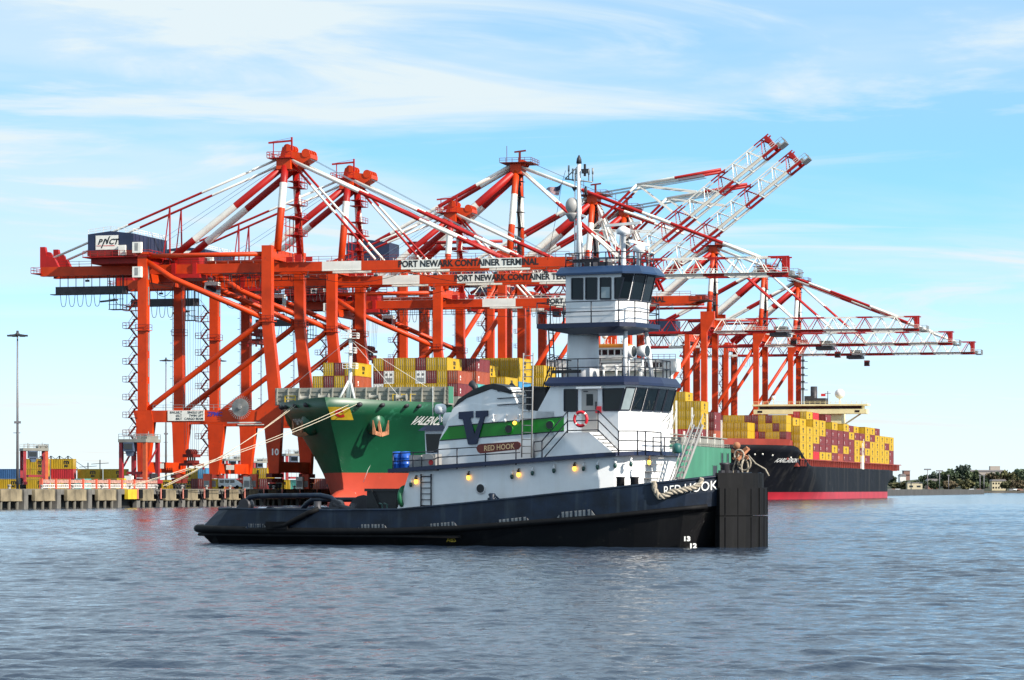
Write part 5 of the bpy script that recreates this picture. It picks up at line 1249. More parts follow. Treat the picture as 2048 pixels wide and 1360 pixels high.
# small lamps on the casing
LAMPG = mat('lamp_body', (0.02, 0.07, 0.06), 0.3, 0, 0.1, 2); LIT = lamp_mat('lit_lamp', (1.0, 0.50, 0.06), 1.6); LAMPB = mat('lamp_base', (0.10, 0.04, 0.01), 0.5, 0, 0.1, 2)
for i, px in enumerate((990, 1014, 1040)):
    u, z = tp(px, 835, 3.0); MB().tube([(u, -3.02, z+0.12), (u, -3.2, z+0.16), (u, -3.2, z-0.1)], 0.045, 6).ball((u, -3.2, z-0.16), 0.1, 8, 6).build('wall_lamp', TWHITE, cs)
u, z = tp(1031, 846, 3.0); MB().ball((u, -3.1, z), 0.11, 8, 6).build('lit_lamp', LIT, cs)
for i, (px, py, lit) in enumerate(((823, 966, 0), (833, 960, 1), (938, 952, 1), (1025, 950, 0), (1038, 946, 1), (1066, 943, 0), (1109, 938, 0), (1150, 934, 1), (1168, 934, 0), (1196, 931, 0), (1225, 928, 0), (1251, 925, 0), (1281, 921, 1))):
    u, z = tp(px, py, 3.95); v = 3.9 if u < 9.4 else (3.9-0.45*(u-9.4))
    b = MB().tube([(u, -v, z+0.22), (u, -v-0.12, z+0.22), (u, -v-0.13, z+0.12)], 0.04, 6).lathe([(0.07, z+0.02), (0.085, z+0.14), (0.04, z+0.16)], 8, (u, -v-0.13, 0)).build('deck_lamp', LAMPB if lit else TWHITE, tug)
    MB().lathe([(0.03, z-0.22), (0.08, z-0.17), (0.10, z-0.06), (0.065, z+0.03)], 10, (u, -v-0.13, 0)).build('lamp_globe', LIT if lit else LAMPG, b)
# ------------------------------------------------------------------ lower wheelhouse
WH = [(6.05, 3.0), (10.15, 3.0), (10.55, 2.45), (10.7, 0)]
rings = []
for z, df, da in ((4.4, 0.0, -1.1), (7.08, 0.0, -0.7), (8.48, 0.42, 0.15)):
    r_ = []
    for u, y in full(WH):
        uu = u+(da if u < 7 else 0)+(df if u > 8 else 0); r_.append((uu, y, z))
    rings.append(r_)
wh = MB().loft(rings).build('wheelhouse', TWHITE, tug)
def wall_win(name, pts, v, par, m=WIN, frame=True, th=0.02):
    pl = poly_px(pts, v); o = MB().prism(pl, 'y', -v-th, -v+0.02).build(name, m, par)
    if frame:
        fb = MB(); n = len(pl)
        for i in range(n):
            (a, b), (c, d) = pl[i], pl[(i+1) % n]; fb.bar((a, -v-th-0.005, b), (c, -v-th-0.005, d), 0.05, 0.07)
        fb.build('window_frame', TRAIL, o)
    return o
wall_win('window', [(1129, 779), (1155, 779), (1155, 822), (1129, 822)], 3.0, wh)
wall_win('window', [(1206, 778), (1249, 777), (1239, 821), (1207, 821)], 3.0, wh)
dr = wall_win('door', [(1164, 779), (1195, 778), (1195, 867), (1164, 867)], 3.0, wh, DOORG, False, 0.05)
wall_win('door_window', [(1173, 788), (1186, 788), (1186, 811), (1173, 811)], 3.055, dr, WIN, False, 0.015)
MB().box(8.85, 8.92, -3.12, -3.04, 7.2, 7.6).box(8.15, 8.4, -3.09, -3.05, 8.12, 8.17).build('door_handle', STEEL, dr)
side_prism('door_hood', [(1156, 774), (1206, 773), (1206, 777), (1156, 778)], 3.0, 3.25, TWHITE, wh, vref=3.0)
# raked front panes: corner facet and front
def quad_on(a0, a1, b0, b1, s0, s1, t0, t1, off, th=0.02):
    """pane on a wall: a0-a1 sill line, b0-b1 head line; s along, t up"""
    a0, a1, b0, b1 = map(Vector, (a0, a1, b0, b1))
    def P(s, t): return (a0.lerp(a1, s)).lerp(b0.lerp(b1, s), t)
    n_ = (a1-a0).cross(b0-a0).normalized(); c = [P(s0,t0), P(s1,t0), P(s1,t1), P(s0,t1)]
    return [p+n_*off for p in c], [p+n_*(off+th) for p in c]
def pane(name, par, A0, A1, B0, B1, s0, s1, m=WIN, t0=0.06, t1=0.90):
    n_ = (Vector(A1)-Vector(A0)).cross(Vector(B0)-Vector(A0)).normalized()
    a, b = quad_on(A0, A1, B0, B1, s0, s1, t0, t1, -0.01, 0.035)
    o = MB().loft([a, b]).build(name, m, par); fb = MB()
    for i in range(4): fb.bar(b[i], b[(i+1) % 4], 0.055, 0.05)
    fb.build('window_frame', TRAIL, o); return o
zs, zh = 7.08, 8.48
fa = [(10.15, -3.0), (10.55, -2.45), (10.7, 0.0), (10.55, 2.45), (10.15, 3.0)]
def seg(i): 
    (u0, y0), (u1, y1) = fa[i], fa[i+1]
    return (u0, y0, zs), (u1, y1, zs), (u0+0.42, y0, zh), (u1+0.42, y1, zh)
pane('window', wh, *seg(0), 0.10, 0.92, CURT)
for s0, s1 in ((0.03, 0.45), (0.52, 0.97)): pane('window', wh, *seg(1), s0, s1)
for s0, s1 in ((0.03, 0.45), (0.52, 0.97)): pane('window', wh, *seg(2), s0, s1)
pane('window', wh, *seg(3), 0.08, 0.90)
# visor roof
RF = [(5.95, 3.25), (10.6, 3.25), (11.15, 2.6), (11.35, 0)]
rings = [[(u, y, 8.46) for u, y in full(RF)], [(u, y, 8.60) for u, y in full(RF)], [(u*0.955+0.33, y*0.90, 8.93) for u, y in full(RF)]]
MB().loft(rings).build('wheelhouse_roof', TBLUE, tug)
# stair bulwark under the door, both sides
for sg in (1, -1):
    y0, y1 = sorted((-sg*3.0, -sg*4.02))
    MB().prism([(5.55, 4.45), (7.1, 5.98), (8.95, 5.98), (10.55, 4.75)], 'y', y0+0.0, y1-0.0).build('stair_casing', TWHITE, tug)
    for k in range(6):
        u = 9.1+k*0.26; z = 5.85-k*0.2; MB().box(u-0.13, u+0.16, y0+0.05, y1-0.05+0.08, z-0.03, z+0.02).build('stair_tread', TGREY, tug)
# railings on the boat deck
def rail_px(pts, v, drops, posts, name='railing'):
    mb = MB(); P3 = [Vector((tp(x, y, v)[0], -v, tp(x, y, v)[1])) for x, y in pts]
    for d in drops:
        for a, b in zip(P3, P3[1:]): mb.tube([a-Vector((0,0,d)), b-Vector((0,0,d))], 0.032, 6)
    for x, yt, yb in posts:
        u, z = tp(x, yt, v); u2, z2 = tp(x, yb, v); mb.tube([(u, -v, z), (u, -v, z2)], 0.035, 6)
    return mb.build(name, TRAIL, tug)
rail_px([(786, 907), (868, 903), (876, 899), (1040, 889)], 4.25, (0, 0.42, 0.85), [(786,907,946),(826,905,943),(876,900,942),(914,897,938),(971,893,933),(1032,890,930)])
rail_px([(1068, 884), (1084, 882), (1135, 823), (1196, 821), (1237, 862), (1275, 862), (1322, 865)], 4.25, (0, 0.50, 1.0), [(1068,884,922),(1084,882,921),(1135,823,866),(1196,821,864),(1237,862,911),(1275,862,910),(1291,862,910),(1322,865,910)])
for sg in (1,):
    P3 = [(-2.9, 4.25, 4.9), (10.2, 4.0, 5.6), (11.2, 2.4, 5.75), (11.4, 0.0, 5.75), (11.3, -1.2, 5.75)]
    mb = MB()
    for d in (0, 0.45, 0.85):
        for a, b in zip(P3, P3[1:]): mb.tube([Vector(a)-Vector((0,0,d)), Vector(b)-Vector((0,0,d))], 0.03, 6)
    for u, y, z in P3: mb.tube([(u, y, z), (u, y, z-1.0)], 0.035, 6)
    mb.build('railing', TRAIL, tug)
# ladders
def ladder(a, b, wid, ax, rungs, m, name='ladder', r=0.04):
    a, b, ax = Vector(a), Vector(b), Vector(ax); mb = MB()
    for sgn in (-0.5, 0.5): mb.tube([a+ax*wid*sgn, b+ax*wid*sgn], r, 6)
    for k in range(rungs):
        p = a.lerp(b, (k+0.6)/rungs); mb.tube([p-ax*wid*0.5, p+ax*wid*0.5], r*0.6, 5)
    return mb.build(name, m, tug)
u0, z0 = tp(1053, 915, 3.3); u1, z1 = tp(1057, 706, 3.3)
ladder((u0, -3.3, z0), (u1, -3.3, z1), 0.58, (1,0,0), 15, TGREY)
u0, z0 = tp(852, 1018, 4.0); u1, z1 = tp(852, 948, 4.0)
ladder((u0, -4.0, z0), (u1, -4.0, z1), 0.62, (1,0,0), 6, TRAIL)
# name board on the rail
NB = mat('name_board', (0.11, 0.014, 0.008), 0.45, 0, 0.15, 2); GOLD = mat('gold_letters', (0.62, 0.42, 0.22), 0.45, 0, 0.05, 2)
bl = [tp(x, y, 4.3) for x, y in ((954, 897), (957, 890), (962, 888), (1036, 883), (1041, 886), (1042, 892), (1037, 899), (962, 907), (957, 904))]
nb = MB().prism(bl, 'y', -4.38, -4.29).build('name_board', NB, tug)
ua, za = tp(969, 902, 4.3); ub, zb = tp(1030, 897, 4.3); tm = text_mesh('RED HOOK', 0.42, GOLD, 0.006, 0, 0.0); k_ = (ub-ua)/text_w(tm)
for vtx in tm.vertices: vtx.co = (ua+vtx.co.x*k_, -4.385, za+vtx.co.y*0.95+(vtx.co.x*k_)/(ub-ua)*(zb-za))
place('lettering', tm, nb)
# aft control station and drums
MB().prism([(-1.95, 4.1), (-0.6, 4.1), (-0.4, 6.2), (-2.05, 6.2)], 'y', -2.0, 2.0).build('aft_control_cab', TWHITE, tug)
cabw = tug.children[-1]
cabw = [o for o in tug.children if o.name.startswith('aft_control_cab')][0]
MB().prism([(-1.9, 5.0), (-0.75, 5.0), (-0.65, 6.02), (-1.98, 6.02)], 'y', -2.03, -1.99).build('window', WIN, cabw)
MB().box(-2.02, -1.90, -1.7, 1.7, 5.0, 6.0).build('window', WIN, cabw)
MB().loft([[(-2.3,-2.3,6.2),(0.0,-2.3,6.2),(0.0,2.3,6.2),(-2.3,2.3,6.2)], [(-2.0,-2.0,6.5),(-0.3,-2.0,6.5),(-0.3,2.0,6.5),(-2.0,2.0,6.5)]]).build('roof', TBLUE, cabw)
u, z = tp(880, 818, 1.5); sl_ = MB().lathe([(0.02, -0.26), (0.26, -0.2), (0.30, 0.1), (0.26, 0.26), (0.02, 0.3)], 14, (u, -1.5, z), 'x').tube([(u, -1.5, z-0.3), (u, -1.5, z-0.75)], 0.06, 6).build('searchlight', TWHITE, tug)
MB().lathe([(0.3, -0.15), (0.3, 1.7)], 12, (-0.45, -1.4, 0), 'y') if False else None
MB().lathe([(0.42, -0.75), (0.44, 0.0), (0.40, 0.75)], 14, (0.15, -2.2, 6.75), 'x').build('exhaust_silencer', SHIPW, tug)
MB().tube([(-1.7, -1.7, 6.4), (-1.72, -1.7, 8.6)], 0.02, 5).build('whip_antenna', SHIPW, tug)
BDR = mat('drum_blue', (0.012, 0.085, 0.42), 0.35, 0, 0.06, 2)
for i, px in enumerate((794, 810)):
    u, z = tp(px, 943, 3.9)
    o = MB().lathe([(0.02, 0), (0.26, 0.0), (0.28, 0.04), (0.27, 0.34), (0.29, 0.36), (0.27, 0.38), (0.27, 0.68), (0.29, 0.70), (0.27, 0.72), (0.26, 1.02), (0.02, 1.04)], 16).build('drum', BDR)
    o.parent = None; M = Matrix.Rotation(-PH, 4, 'Z'); o.location = Vector((TGX, TGY, 0)) + M @ Vector((u, -3.85, z+0.05)); o.rotation_euler.z = -PH
    tag(o, ('left', 'right')[i]+' of the two blue plastic drums on the tug boat deck', 'drum', 'blue drums on the tug')
gb = MB().box(-2.0, -1.2, -3.9, -3.2, 4.0, 4.85).build('deck_locker', TGREY, tug)
MB().box(-1.0, -0.2, -4.1, -3.4, 4.0, 4.9).lathe([(0.3, -4.13), (0.3, -4.1)], 14, (-0.55, 0, 4.6), 'y').build('hose_reel_box', TGREY, tug)
MB().lathe([(0.14, -4.16), (0.14, -4.12)], 12, (-0.45, 0, 4.45), 'y').build('red_badge', SIGNR, tug)
# portholes and bitts on the main deck
u, z = tp(962, 977, 3.9); o = MB().lathe([(0.22, -3.97), (0.30, -3.97), (0.30, -3.88)], 20, (u, 0, z), 'y').build('porthole', TWHITE, tug); MB().lathe([(0.23, -3.985), (0.23, -3.88)], 18, (u, 0, z), 'y').build('pane', BLACKP, o)
u, z = tp(984, 1000, 4.7); MB().lathe([(0.16, 1.2), (0.16, z-0.05), (0.24, z), (0.24, z+0.1), (0.14, z+0.14), (0.2, z+0.3), (0.14, z+0.36)], 12, (u, -4.7, 0)).bar((u+0.1, -4.7, z+0.3), (u+0.9, -4.7, z-0.35), 0.08).build('capstan', HULLN, tug)
for px in (1241, 1269):
    u, z = tp(px, 965, 4.2); MB().lathe([(0.21, 1.9), (0.21, z+0.22), (0.24, z+0.24), (0.24, z+0.30)], 14, (u, -4.2, 0)).build('bitt', STEEL, tug)
u, z = tp(1434, 940, 0); MB().lathe([(0.22, 2.6), (0.22, 4.25), (0.27, 4.3), (0.27, 4.4)], 14, (15.0, -0.3, 0)).lathe([(0.22, 2.6), (0.22, 4.25), (0.27, 4.3), (0.27, 4.4)], 14, (15.0, 0.8, 0)).bar((15.0, -0.9, 3.9), (15.0, 1.4, 3.9), 0.2).build('bow_bitts', STEEL, tug)
# ladder stairs from the boat deck to the foredeck
ua, za = tp(1388, 850, -1.3); ub, zb = tp(1334, 996, 0.9)
A, B = Vector((ua, 1.3, za)), Vector((ub, -0.9, zb)); mb = MB(); off = Vector((0.42, 0.2, 0))
for q in (Vector((0,0,0)), off):
    mb.bar(A+q, B+q, 0.07, 0.14); mb.tube([A+q+Vector((0,0,0.55)), B+q+Vector((0,0,0.55))], 0.03, 6)
    for k in range(8): p = A.lerp(B, (k+0.5)/8)+q; mb.tube([p, p+Vector((0,0,0.55))], 0.018, 5)
for k in range(13): p = A.lerp(B, (k+0.5)/13); mb.bar(p, p+off, 0.05, 0.12)
mb.build('gangway', TGREY, tug)
for k in range(6):
    (u0_, z0_) = tp(1334-k*4.6, 916+k*13.5, 1.0); MB().box(10.9, 11.75, -1.5-k*0.06, -0.75-k*0.06, z0_-0.03, z0_+0.02).build('front_step', TGREY, tug)
mb = MB()
for y in (0.6, 1.1): mb.tube([(11.0, y, 6.6), (11.6, y, 7.3), (11.3, y, 6.2)], 0.035, 6)
mb.build('davit_bracket', SIGNW, tug)
MB().lathe([(0.2, 4.9), (0.26, 5.0), (0.26, 5.3), (0.18, 5.4), (0.02, 5.45)], 10, (12.4, -0.6, 0)).build('deck_winch', mat('winch_green', (0.01, 0.10, 0.09), 0.5, 0, 0.1, 2), tug)
# ------------------------------------------------------------------ tower and pilothouse
def rrect(u0, u1, v, r, z, n=5):
    pts = []
    for cx_, cy_, a0 in ((u1-r, v-r, 0), (u0+r, v-r, 90), (u0+r, -v+r, 180), (u1-r, -v+r, 270)):
        for k in range(n+1):
            a = math.radians(a0+90*k/n); pts.append((cx_+r*math.cos(a), cy_+r*math.sin(a), z))
    return pts
MB().loft([rrect(5.78, 7.3, 0.98, 0.55, 8.5), rrect(5.95, 7.25, 0.95, 0.55, 11.6)], sm=True).build('tower', TWHITE, tug)
PT = [(5.0, 2.35), (9.9, 2.35), (10.45, 1.5), (10.5, 0)]
rings = [[(u*0.5+3.9, y*0.6, 11.28) for u, y in full(PT)], [(u, y, 11.56) for u, y in full(PT)], [(u, y, 11.80) for u, y in full(PT)]]
MB().loft(rings).build('pilothouse_platform', TBLUE, tug)
PHo = [(6.45, 1.8), (9.35, 1.8), (9.85, 1.3), (9.95, 0)]
rings = []
for z, df in ((11.8, 0.0), (13.02, 0.06), (14.4, 0.40)): rings.append([(u+(df if u > 8 else 0), y, z) for u, y in full(PHo)])
ph = MB().loft(rings).build('pilothouse', TWHITE, tug)
for pts in ([(1144,557),(1166,557),(1166,598),(1144,598)], [(1172,556),(1194,556),(1194,598),(1172,598)], [(1201,556),(1222,556),(1222,598),(1201,598)]): wall_win('window', pts, 1.8, ph)
side_prism('window_blind', [(1203, 574), (1220, 574), (1220, 596), (1203, 596)], 1.8, 1.835, CURT, ph, vref=1.8)
wall_win('window', [(1230, 556), (1248, 555), (1238, 596), (1230, 597)], 1.8, ph)
fb_ = [(9.41, -1.8), (9.91, -1.3), (10.01, 0.0), (9.91, 1.3), (9.41, 1.8)]
for i in range(4):
    (a, b), (c, d) = fb_[i], fb_[i+1]
    A = (a, b, 13.02), (c, d, 13.02), (a+0.34, b, 14.4), (c+0.34, d, 14.4)
    pane('window', ph, *A, 0.08, 0.94, WIN, 0.02, 0.96)
for z in (12.2, 12.6): MB().box(6.47, 9.3, -1.812, -1.80, z, z+0.012).build('panel_seam', TGREY, ph)
PR = [(6.0, 2.1), (9.95, 2.1), (10.75, 1.45), (10.95, 0)]
rings = [[(u, y, 14.36) for u, y in full(PR)], [(u, y, 14.46) for u, y in full(PR)], [(u*0.93+0.5, y*0.82, 14.80) for u, y in full(PR)], [(u*0.90+0.7, y*0.80, 14.82) for u, y in full(PR)]]
MB().loft(rings).build('pilothouse_roof', TROOF, tug)
def rail_ring(pl, z, h, name, step=1.0):
    pts = [(u, y, z) for u, y in pl]; mb = MB(); pts = [Vector(p) for p in pts]
    for f_ in (1.0, 0.52):
        for a, b in zip(pts, pts[1:]): mb.tube([a+Vector((0,0,h*f_)), b+Vector((0,0,h*f_))], 0.028, 6)
    for a, b in zip(pts, pts[1:]):
        n = max(1, int(round((b-a).length/step)))
        for k in range(n): p = a.lerp(b, k/n); mb.tube([p, p+Vector((0,0,h))], 0.032, 6)
    return mb.build(name, TRAIL, tug)
cl = lambda pl, sc_, du=0: [(u*sc_+du, y*sc_) for u, y in full(pl)]+[(full(pl)[0][0]*sc_+du, full(pl)[0][1]*sc_)]
rail_ring(cl(PT, 0.985, 0.08), 11.8, 1.12, 'platform_rail', 1.7)
rail_ring(cl(PR, 0.80, 1.6), 14.82, 0.72, 'roof_rail', 0.75)
rail_ring(cl(RF, 0.84, 1.35), 8.93, 0.95, 'wheelhouse_roof_rail', 1.25)
MB().box(6.0, 7.7, -2.55, -2.42, 9.15, 9.32).build('rolled_banner', BLACKP, tug)
for a, b in (((9.5, -0.9, 8.9), (9.55, -0.9, 11.5)), ((10.1, 1.2, 8.9), (9.75, 1.2, 11.5))): MB().tube([a, b], 0.12, 10).build('strut', TWHITE, tug)
# horns / floodlights on the wheelhouse roof
for i, (px, py) in enumerate(((1258, 703), (1285, 702))):
    u, z = tp(px, py, 0.2-i*0.8); y = -(0.2-i*0.8)
    o = MB().lathe([(0.02, -0.30), (0.24, -0.26), (0.30, -0.05), (0.33, 0.28)], 16, (u, y, z), 'x').tube([(u, y, z-0.3), (u, y, z-1.3)], 0.05, 6).build('floodlight', TWHITE, tug)
    MB().lathe([(0.30, 0.24), (0.30, 0.30)], 16, (u+0.005, y, z), 'x').build('lens', WIN, o)
for u, y in ((8.7, -1.8), (9.3, -1.5), (9.9, 0.3), (9.2, 1.6)): MB().tube([(u, y, 8.9), (u, y, 9.35)], 0.05, 6).ball((u, y, 9.45), 0.13, 8, 6).build('roof_lamp', SHIPW, tug)
# inclined ladder between roofs at the after side
mb = MB()
for y in (-1.75, -1.25): mb.tube([(4.9, y, 8.0), (5.5, y, 9.6), (5.4, y, 11.6)], 0.035, 6); mb.tube([(5.3, y, 9.0), (5.35, y, 9.95), (5.7, y, 10.1), (5.95, y, 9.9), (6.0, y, 8.95)], 0.03, 6)
for k in range(9): z = 8.3+k*0.38; mb.tube([(5.05+min(k,3)*0.14, -1.75, z), (5.05+min(k,3)*0.14, -1.25, z)], 0.025, 5)
mb.build('tower_ladder', TRAIL, tug)
# mast
mu = 6.34
mst = MB().tube([(mu, 0, 14.7), (mu, 0, 17.6), (mu, 0, 20.5)], 0.17, 10, r2=0.10).tube([(mu-0.25, 0, 14.7), (mu-0.25, 0, 20.0)], 0.035, 6).tube([(mu+0.35, 0, 14.8), (mu+0.12, 0, 16.9)], 0.03, 6).build('mast', TWHITE, tug)
mb = MB().tube([(mu-0.9, 0.1, 19.72), (mu+0.85, -0.1, 19.45)], 0.045, 6).tube([(mu-0.9, 0.1, 19.72), (mu, 0, 20.4)], 0.03, 6)
for du, h in ((-0.62, 0.75), (-0.38, 0.6), (-0.18, 0.6), (0.58, 0.65), (0.82, 0.75)):
    z = 19.59-du*0.15; mb.tube([(mu+du, 0, z), (mu+du, 0, z+h)], 0.03, 6); mb.tube([(mu+du, 0, z+h*0.55), (mu+du, 0, z+h)], 0.05, 6)
mb.build('antenna_yard', GREYST, mst)
MB().lathe([(0.16, 20.5), (0.13, 20.75), (0.03, 20.95)], 8, (mu, 0, 0)).box(mu+0.2, mu+0.5, -0.1, 0.1, 19.95, 20.15).bar((mu+0.35, 0, 19.8), (mu+0.35, 0, 20.45), 0.1).bar((mu+0.15, 0, 20.15), (mu+0.6, 0, 20.15), 0.08).lathe([(0.03, 19.0), (0.14, 19.2), (0.14, 19.25)], 8, (mu-0.28, 0, 0)).lathe([(0.08, 18.8), (0.09, 19.15), (0.04, 19.25)], 8, (mu+0.4, 0, 0)).build('mast_light', STEEL, mst)
MB().ball((mu-0.42, 0, 18.25), 0.36, 16, 12, 0, 1.25).lathe([(0.12, 17.4), (0.34, 17.75), (0.36, 17.85)], 12, (mu-0.42, 0, 0)).bar((mu-0.4, 0, 17.5), (mu, 0, 17.7), 0.1).build('satellite_dome', TGREY, mst)
MB().bar((mu-0.05, 0, 18.1), (mu+0.3, 0, 18.45), 0.05).bar((mu+0.05, 0, 17.75), (mu+0.45, 0, 17.6), 0.12).build('mast_bracket', TWHITE, mst)
# radars
ra = MB().lathe([(0.17, 14.8), (0.13, 15.0), (0.13, 16.55), (0.36, 16.62), (0.38, 16.85), (0.2, 16.95), (0.08, 17.05)], 14, (8.99, 0, 0)).build('radar_pedestal', TWHITE, tug)
MB().box(-1.02, 1.02, -0.09, 0.09, -0.07, 0.07).build('radar_scanner', SHIPW, ra, (8.97, 0, 17.13)).rotation_euler = (0, -0.05, 0.1)
rb2 = MB().lathe([(0.14, 14.8), (0.12, 15.6), (0.3, 15.7), (0.33, 15.95), (0.1, 16.05)], 12, (9.75, 0.3, 0)).build('radar_pedestal', TWHITE, tug)
MB().box(-0.62, 0.62, -0.08, 0.08, -0.07, 0.07).build('radar_scanner', SHIPW, rb2, (9.75, 0.3, 16.12)).rotation_euler = (0, 0.15, 0.9)
for u, y, h in ((8.2, 0.6, 1.9), (7.5, -1.0, 1.3), (10.1, 0.8, 1.5), (9.3, -1.2, 0.9)): MB().tube([(u, y, 14.8), (u, y, 14.8+h)], 0.025, 5).build('whip_antenna', SHIPW, tug)
MB().box(7.0, 7.5, -0.7, -0.1, 14.8, 15.2).box(7.9, 8.5, -0.9, -0.3, 14.8, 15.1).box(6.75, 8.3, -1.55, -1.42, 15.05, 15.18).build('roof_equipment', STEEL, tug)
# ------------------------------------------------------------------ after deck: tow gear
mb = MB().tube([tuple((tp(x, y, 3.2)[0], -3.2, tp(x, y, 3.2)[1])) for x, y in ((474, 1021), (486, 1008), (500, 995), (520, 992), (640, 991), (662, 996), (676, 1008), (684, 1020))], 0.15, 10)
mb.tube([tuple((tp(x, y, 3.2)[0], 2.8, tp(x, y, 3.2)[1])) for x, y in ((490, 1021), (500, 1008), (512, 1000), (630, 1000), (650, 1014))], 0.15, 10)
mb.build('tow_bar_frame', HULLN, tug)
MB().tube([(-12.9, -3.2, 2.3), (-13.3, -3.2, 1.7), (-13.9, -3.4, 1.2)], 0.2, 8).lathe([(0.34, -3.5), (0.34, -2.9)], 12, (-12.8, 0, 2.15), 'y').build('tow_pad', STEEL, tug)
MB().lathe([(0.34, -3.5), (0.34, -2.9)], 12, (-6.9, 0, 2.1), 'y').build('tow_pad', STEEL, tug)
MB().tube([(-7.0, -3.4, 2.2), (-6.4, -3.3, 2.0), (-5.4, -3.2, 1.75)], 0.16, 8).lathe([(0.2, 1.4), (0.2, 2.35)], 10, (-7.9, -3.6, 0)).lathe([(0.15, 1.4), (0.15, 2.25)], 10, (-5.6, -3.6, 0)).build('stern_bitts', STEEL, tug)
mb = MB().tube([(-9.6, -5.36, 0.95), (-8.9, -5.36, 1.05), (-7.4, -5.3, 1.75), (-6.9, -5.1, 1.95)], 0.14, 8).box(-10.1, -8.7, -5.45, -5.22, 0.82, 1.25); mb.build('side_fender', RUBBER, tug)
MB().box(-5.35, -3.5, -2.6, 2.6, 0.8, 2.95).box(-5.45, -3.4, -2.7, 2.7, 2.9, 3.05).bar((-5.0, -2.75, 3.0), (-4.4, -2.75, 1.8), 0.08).build('towing_winch_house', BLACKP, tug)
MB().lathe([(1.0, -1.4), (1.0, -1.3), (0.5, -1.28), (0.5, 1.28), (1.0, 1.3), (1.0, 1.4)], 16, (-6.3, 0, 1.7), 'y').build('towing_winch', STEEL, tug)
MB().tube([(-3.9, -3.4, 0.9), (-3.9, -3.4, 2.2), (-4.1, -3.4, 2.25)], 0.05, 6).tube([(-3.6, -3.4, 0.9), (-3.6, -3.4, 2.2), (-3.8, -3.4, 2.25)], 0.05, 6).build('vent_pipe', LAMPG, tug)
MB().torus((-2.4, -3.6, 2.6), 0.5, 0.14, 'x', 18, 8).build('hanging_tyre', mat('tyre_green', (0.01, 0.12, 0.05), 0.6, 0, 0.1, 2), tug)
# ------------------------------------------------------------------ separate things on the tug
M4 = Matrix.Translation(Vector((TGX, TGY, 0))) @ Matrix.Rotation(-PH, 4, 'Z')
RING = mat('life_ring_red', (0.62, 0.015, 0.03), 0.45, 0, 0.05, 2)
u, z = tp(1162, 838, 4.32); lr = MB().torus((0, 0, 0), 0.36, 0.085, 'y', 28, 8, mis=[1 if k % 7 == 3 else 0 for k in range(28)]).build('life_ring', [RING, SIGNW])
lr.location = M4 @ Vector((u, -4.36, z)); lr.rotation_euler.z = -PH; tag(lr, 'red life ring hanging on the tug rail in front of the grey door', 'life ring')
o = MB().tube([(-0.3, 0.05, 0.3), (0.0, 0.02, 0.1), (0.25, 0.05, 0.28)], 0.02, 5).build('grab_line', SIGNW, lr)
MB().box(0, 0.34, 0, 0.02, 0, 0.36).build('red_notice', RING, tug, (9.0-0.15, -3.09, 7.0))
# rope fender along the bow name
ROPEC = mat('fender_rope', (0.42, 0.36, 0.28), 0.95, 0, 0.25, 6, bump=0.6, bscale=30)
pxr = [(1307, 962), (1309, 980), (1318, 994), (1330, 992), (1345, 984), (1362, 982), (1380, 978), (1398, 975), (1414, 969), (1424, 957)]
path = []
for x, y in pxr:
    u = tp(x, y, 4.3)[0]; v = side_v(u)+0.12; u, z = tp(x, y, v); path.append(Vector((u, -(side_v(u)+0.12), z)))
fine = []
for i in range(len(path)-1):
    for k in range(8): fine.append(path[i].lerp(path[i+1], k/8))
fine.append(path[-1])
rf = empty('rope_fender', M4 @ path[0], -PH, 'thick pale twisted rope fender slung over the tug bow lettering', 'rope')
for st in range(3):
    pts = []
    for i, p in enumerate(fine):
        d = (fine[min(i+1, len(fine)-1)]-fine[max(i-1, 0)]).normalized(); a = d.cross(Vector((0,1,0))).normalized(); b = d.cross(a)
        t = i*0.42+st*2.094; w_ = 0.078*(0.7+0.5*math.sin(math.pi*min(1, i/len(fine)*1.1+0.05)))
        pts.append(p-path[0]+a*math.cos(t)*w_+b*math.sin(t)*w_)
    MB().tube(pts, 0.078, 7).build('strand', ROPEC, rf)
# anchor and rope heap on the stem
rh = empty('rope_heap', M4 @ Vector((15.6, 0.6, 3.8)), -PH, 'tangle of mooring rope with a rusty anchor above the tug stem', 'rope')
for k in range(4):
    a0_ = k*1.3; MB().torus((0.15*math.cos(a0_), 0.2*math.sin(a0_), 0.35+0.22*k), 0.42-0.05*k, 0.05, 'y' if k % 2 else 'x', 18, 6).build('coil', ROPEC, rh)
MB().tube([(0.4, -0.1, 1.0), (0.9, -0.3, 0.55), (1.5, -0.4, 0.25), (1.7, -0.4, -0.1)], 0.04, 6).tube([(-0.3, 0, 0.9), (-0.5, 0, 0.3), (-0.6, 0, -0.5)], 0.04, 6).build('rope_end', ROPEC, rh)
MB().bar((-0.6, 0, 1.25), (0.35, 0, 0.85), 0.16).bar((-0.1, -0.35, 0.75), (0.2, 0.4, 1.35), 0.14).bar((-0.5, 0, 0.8), (0.3, 0, 1.4), 0.14).ball((-0.3, 0, 1.5), 0.2, 10, 7).build('anchor', ANCHOR, rh)
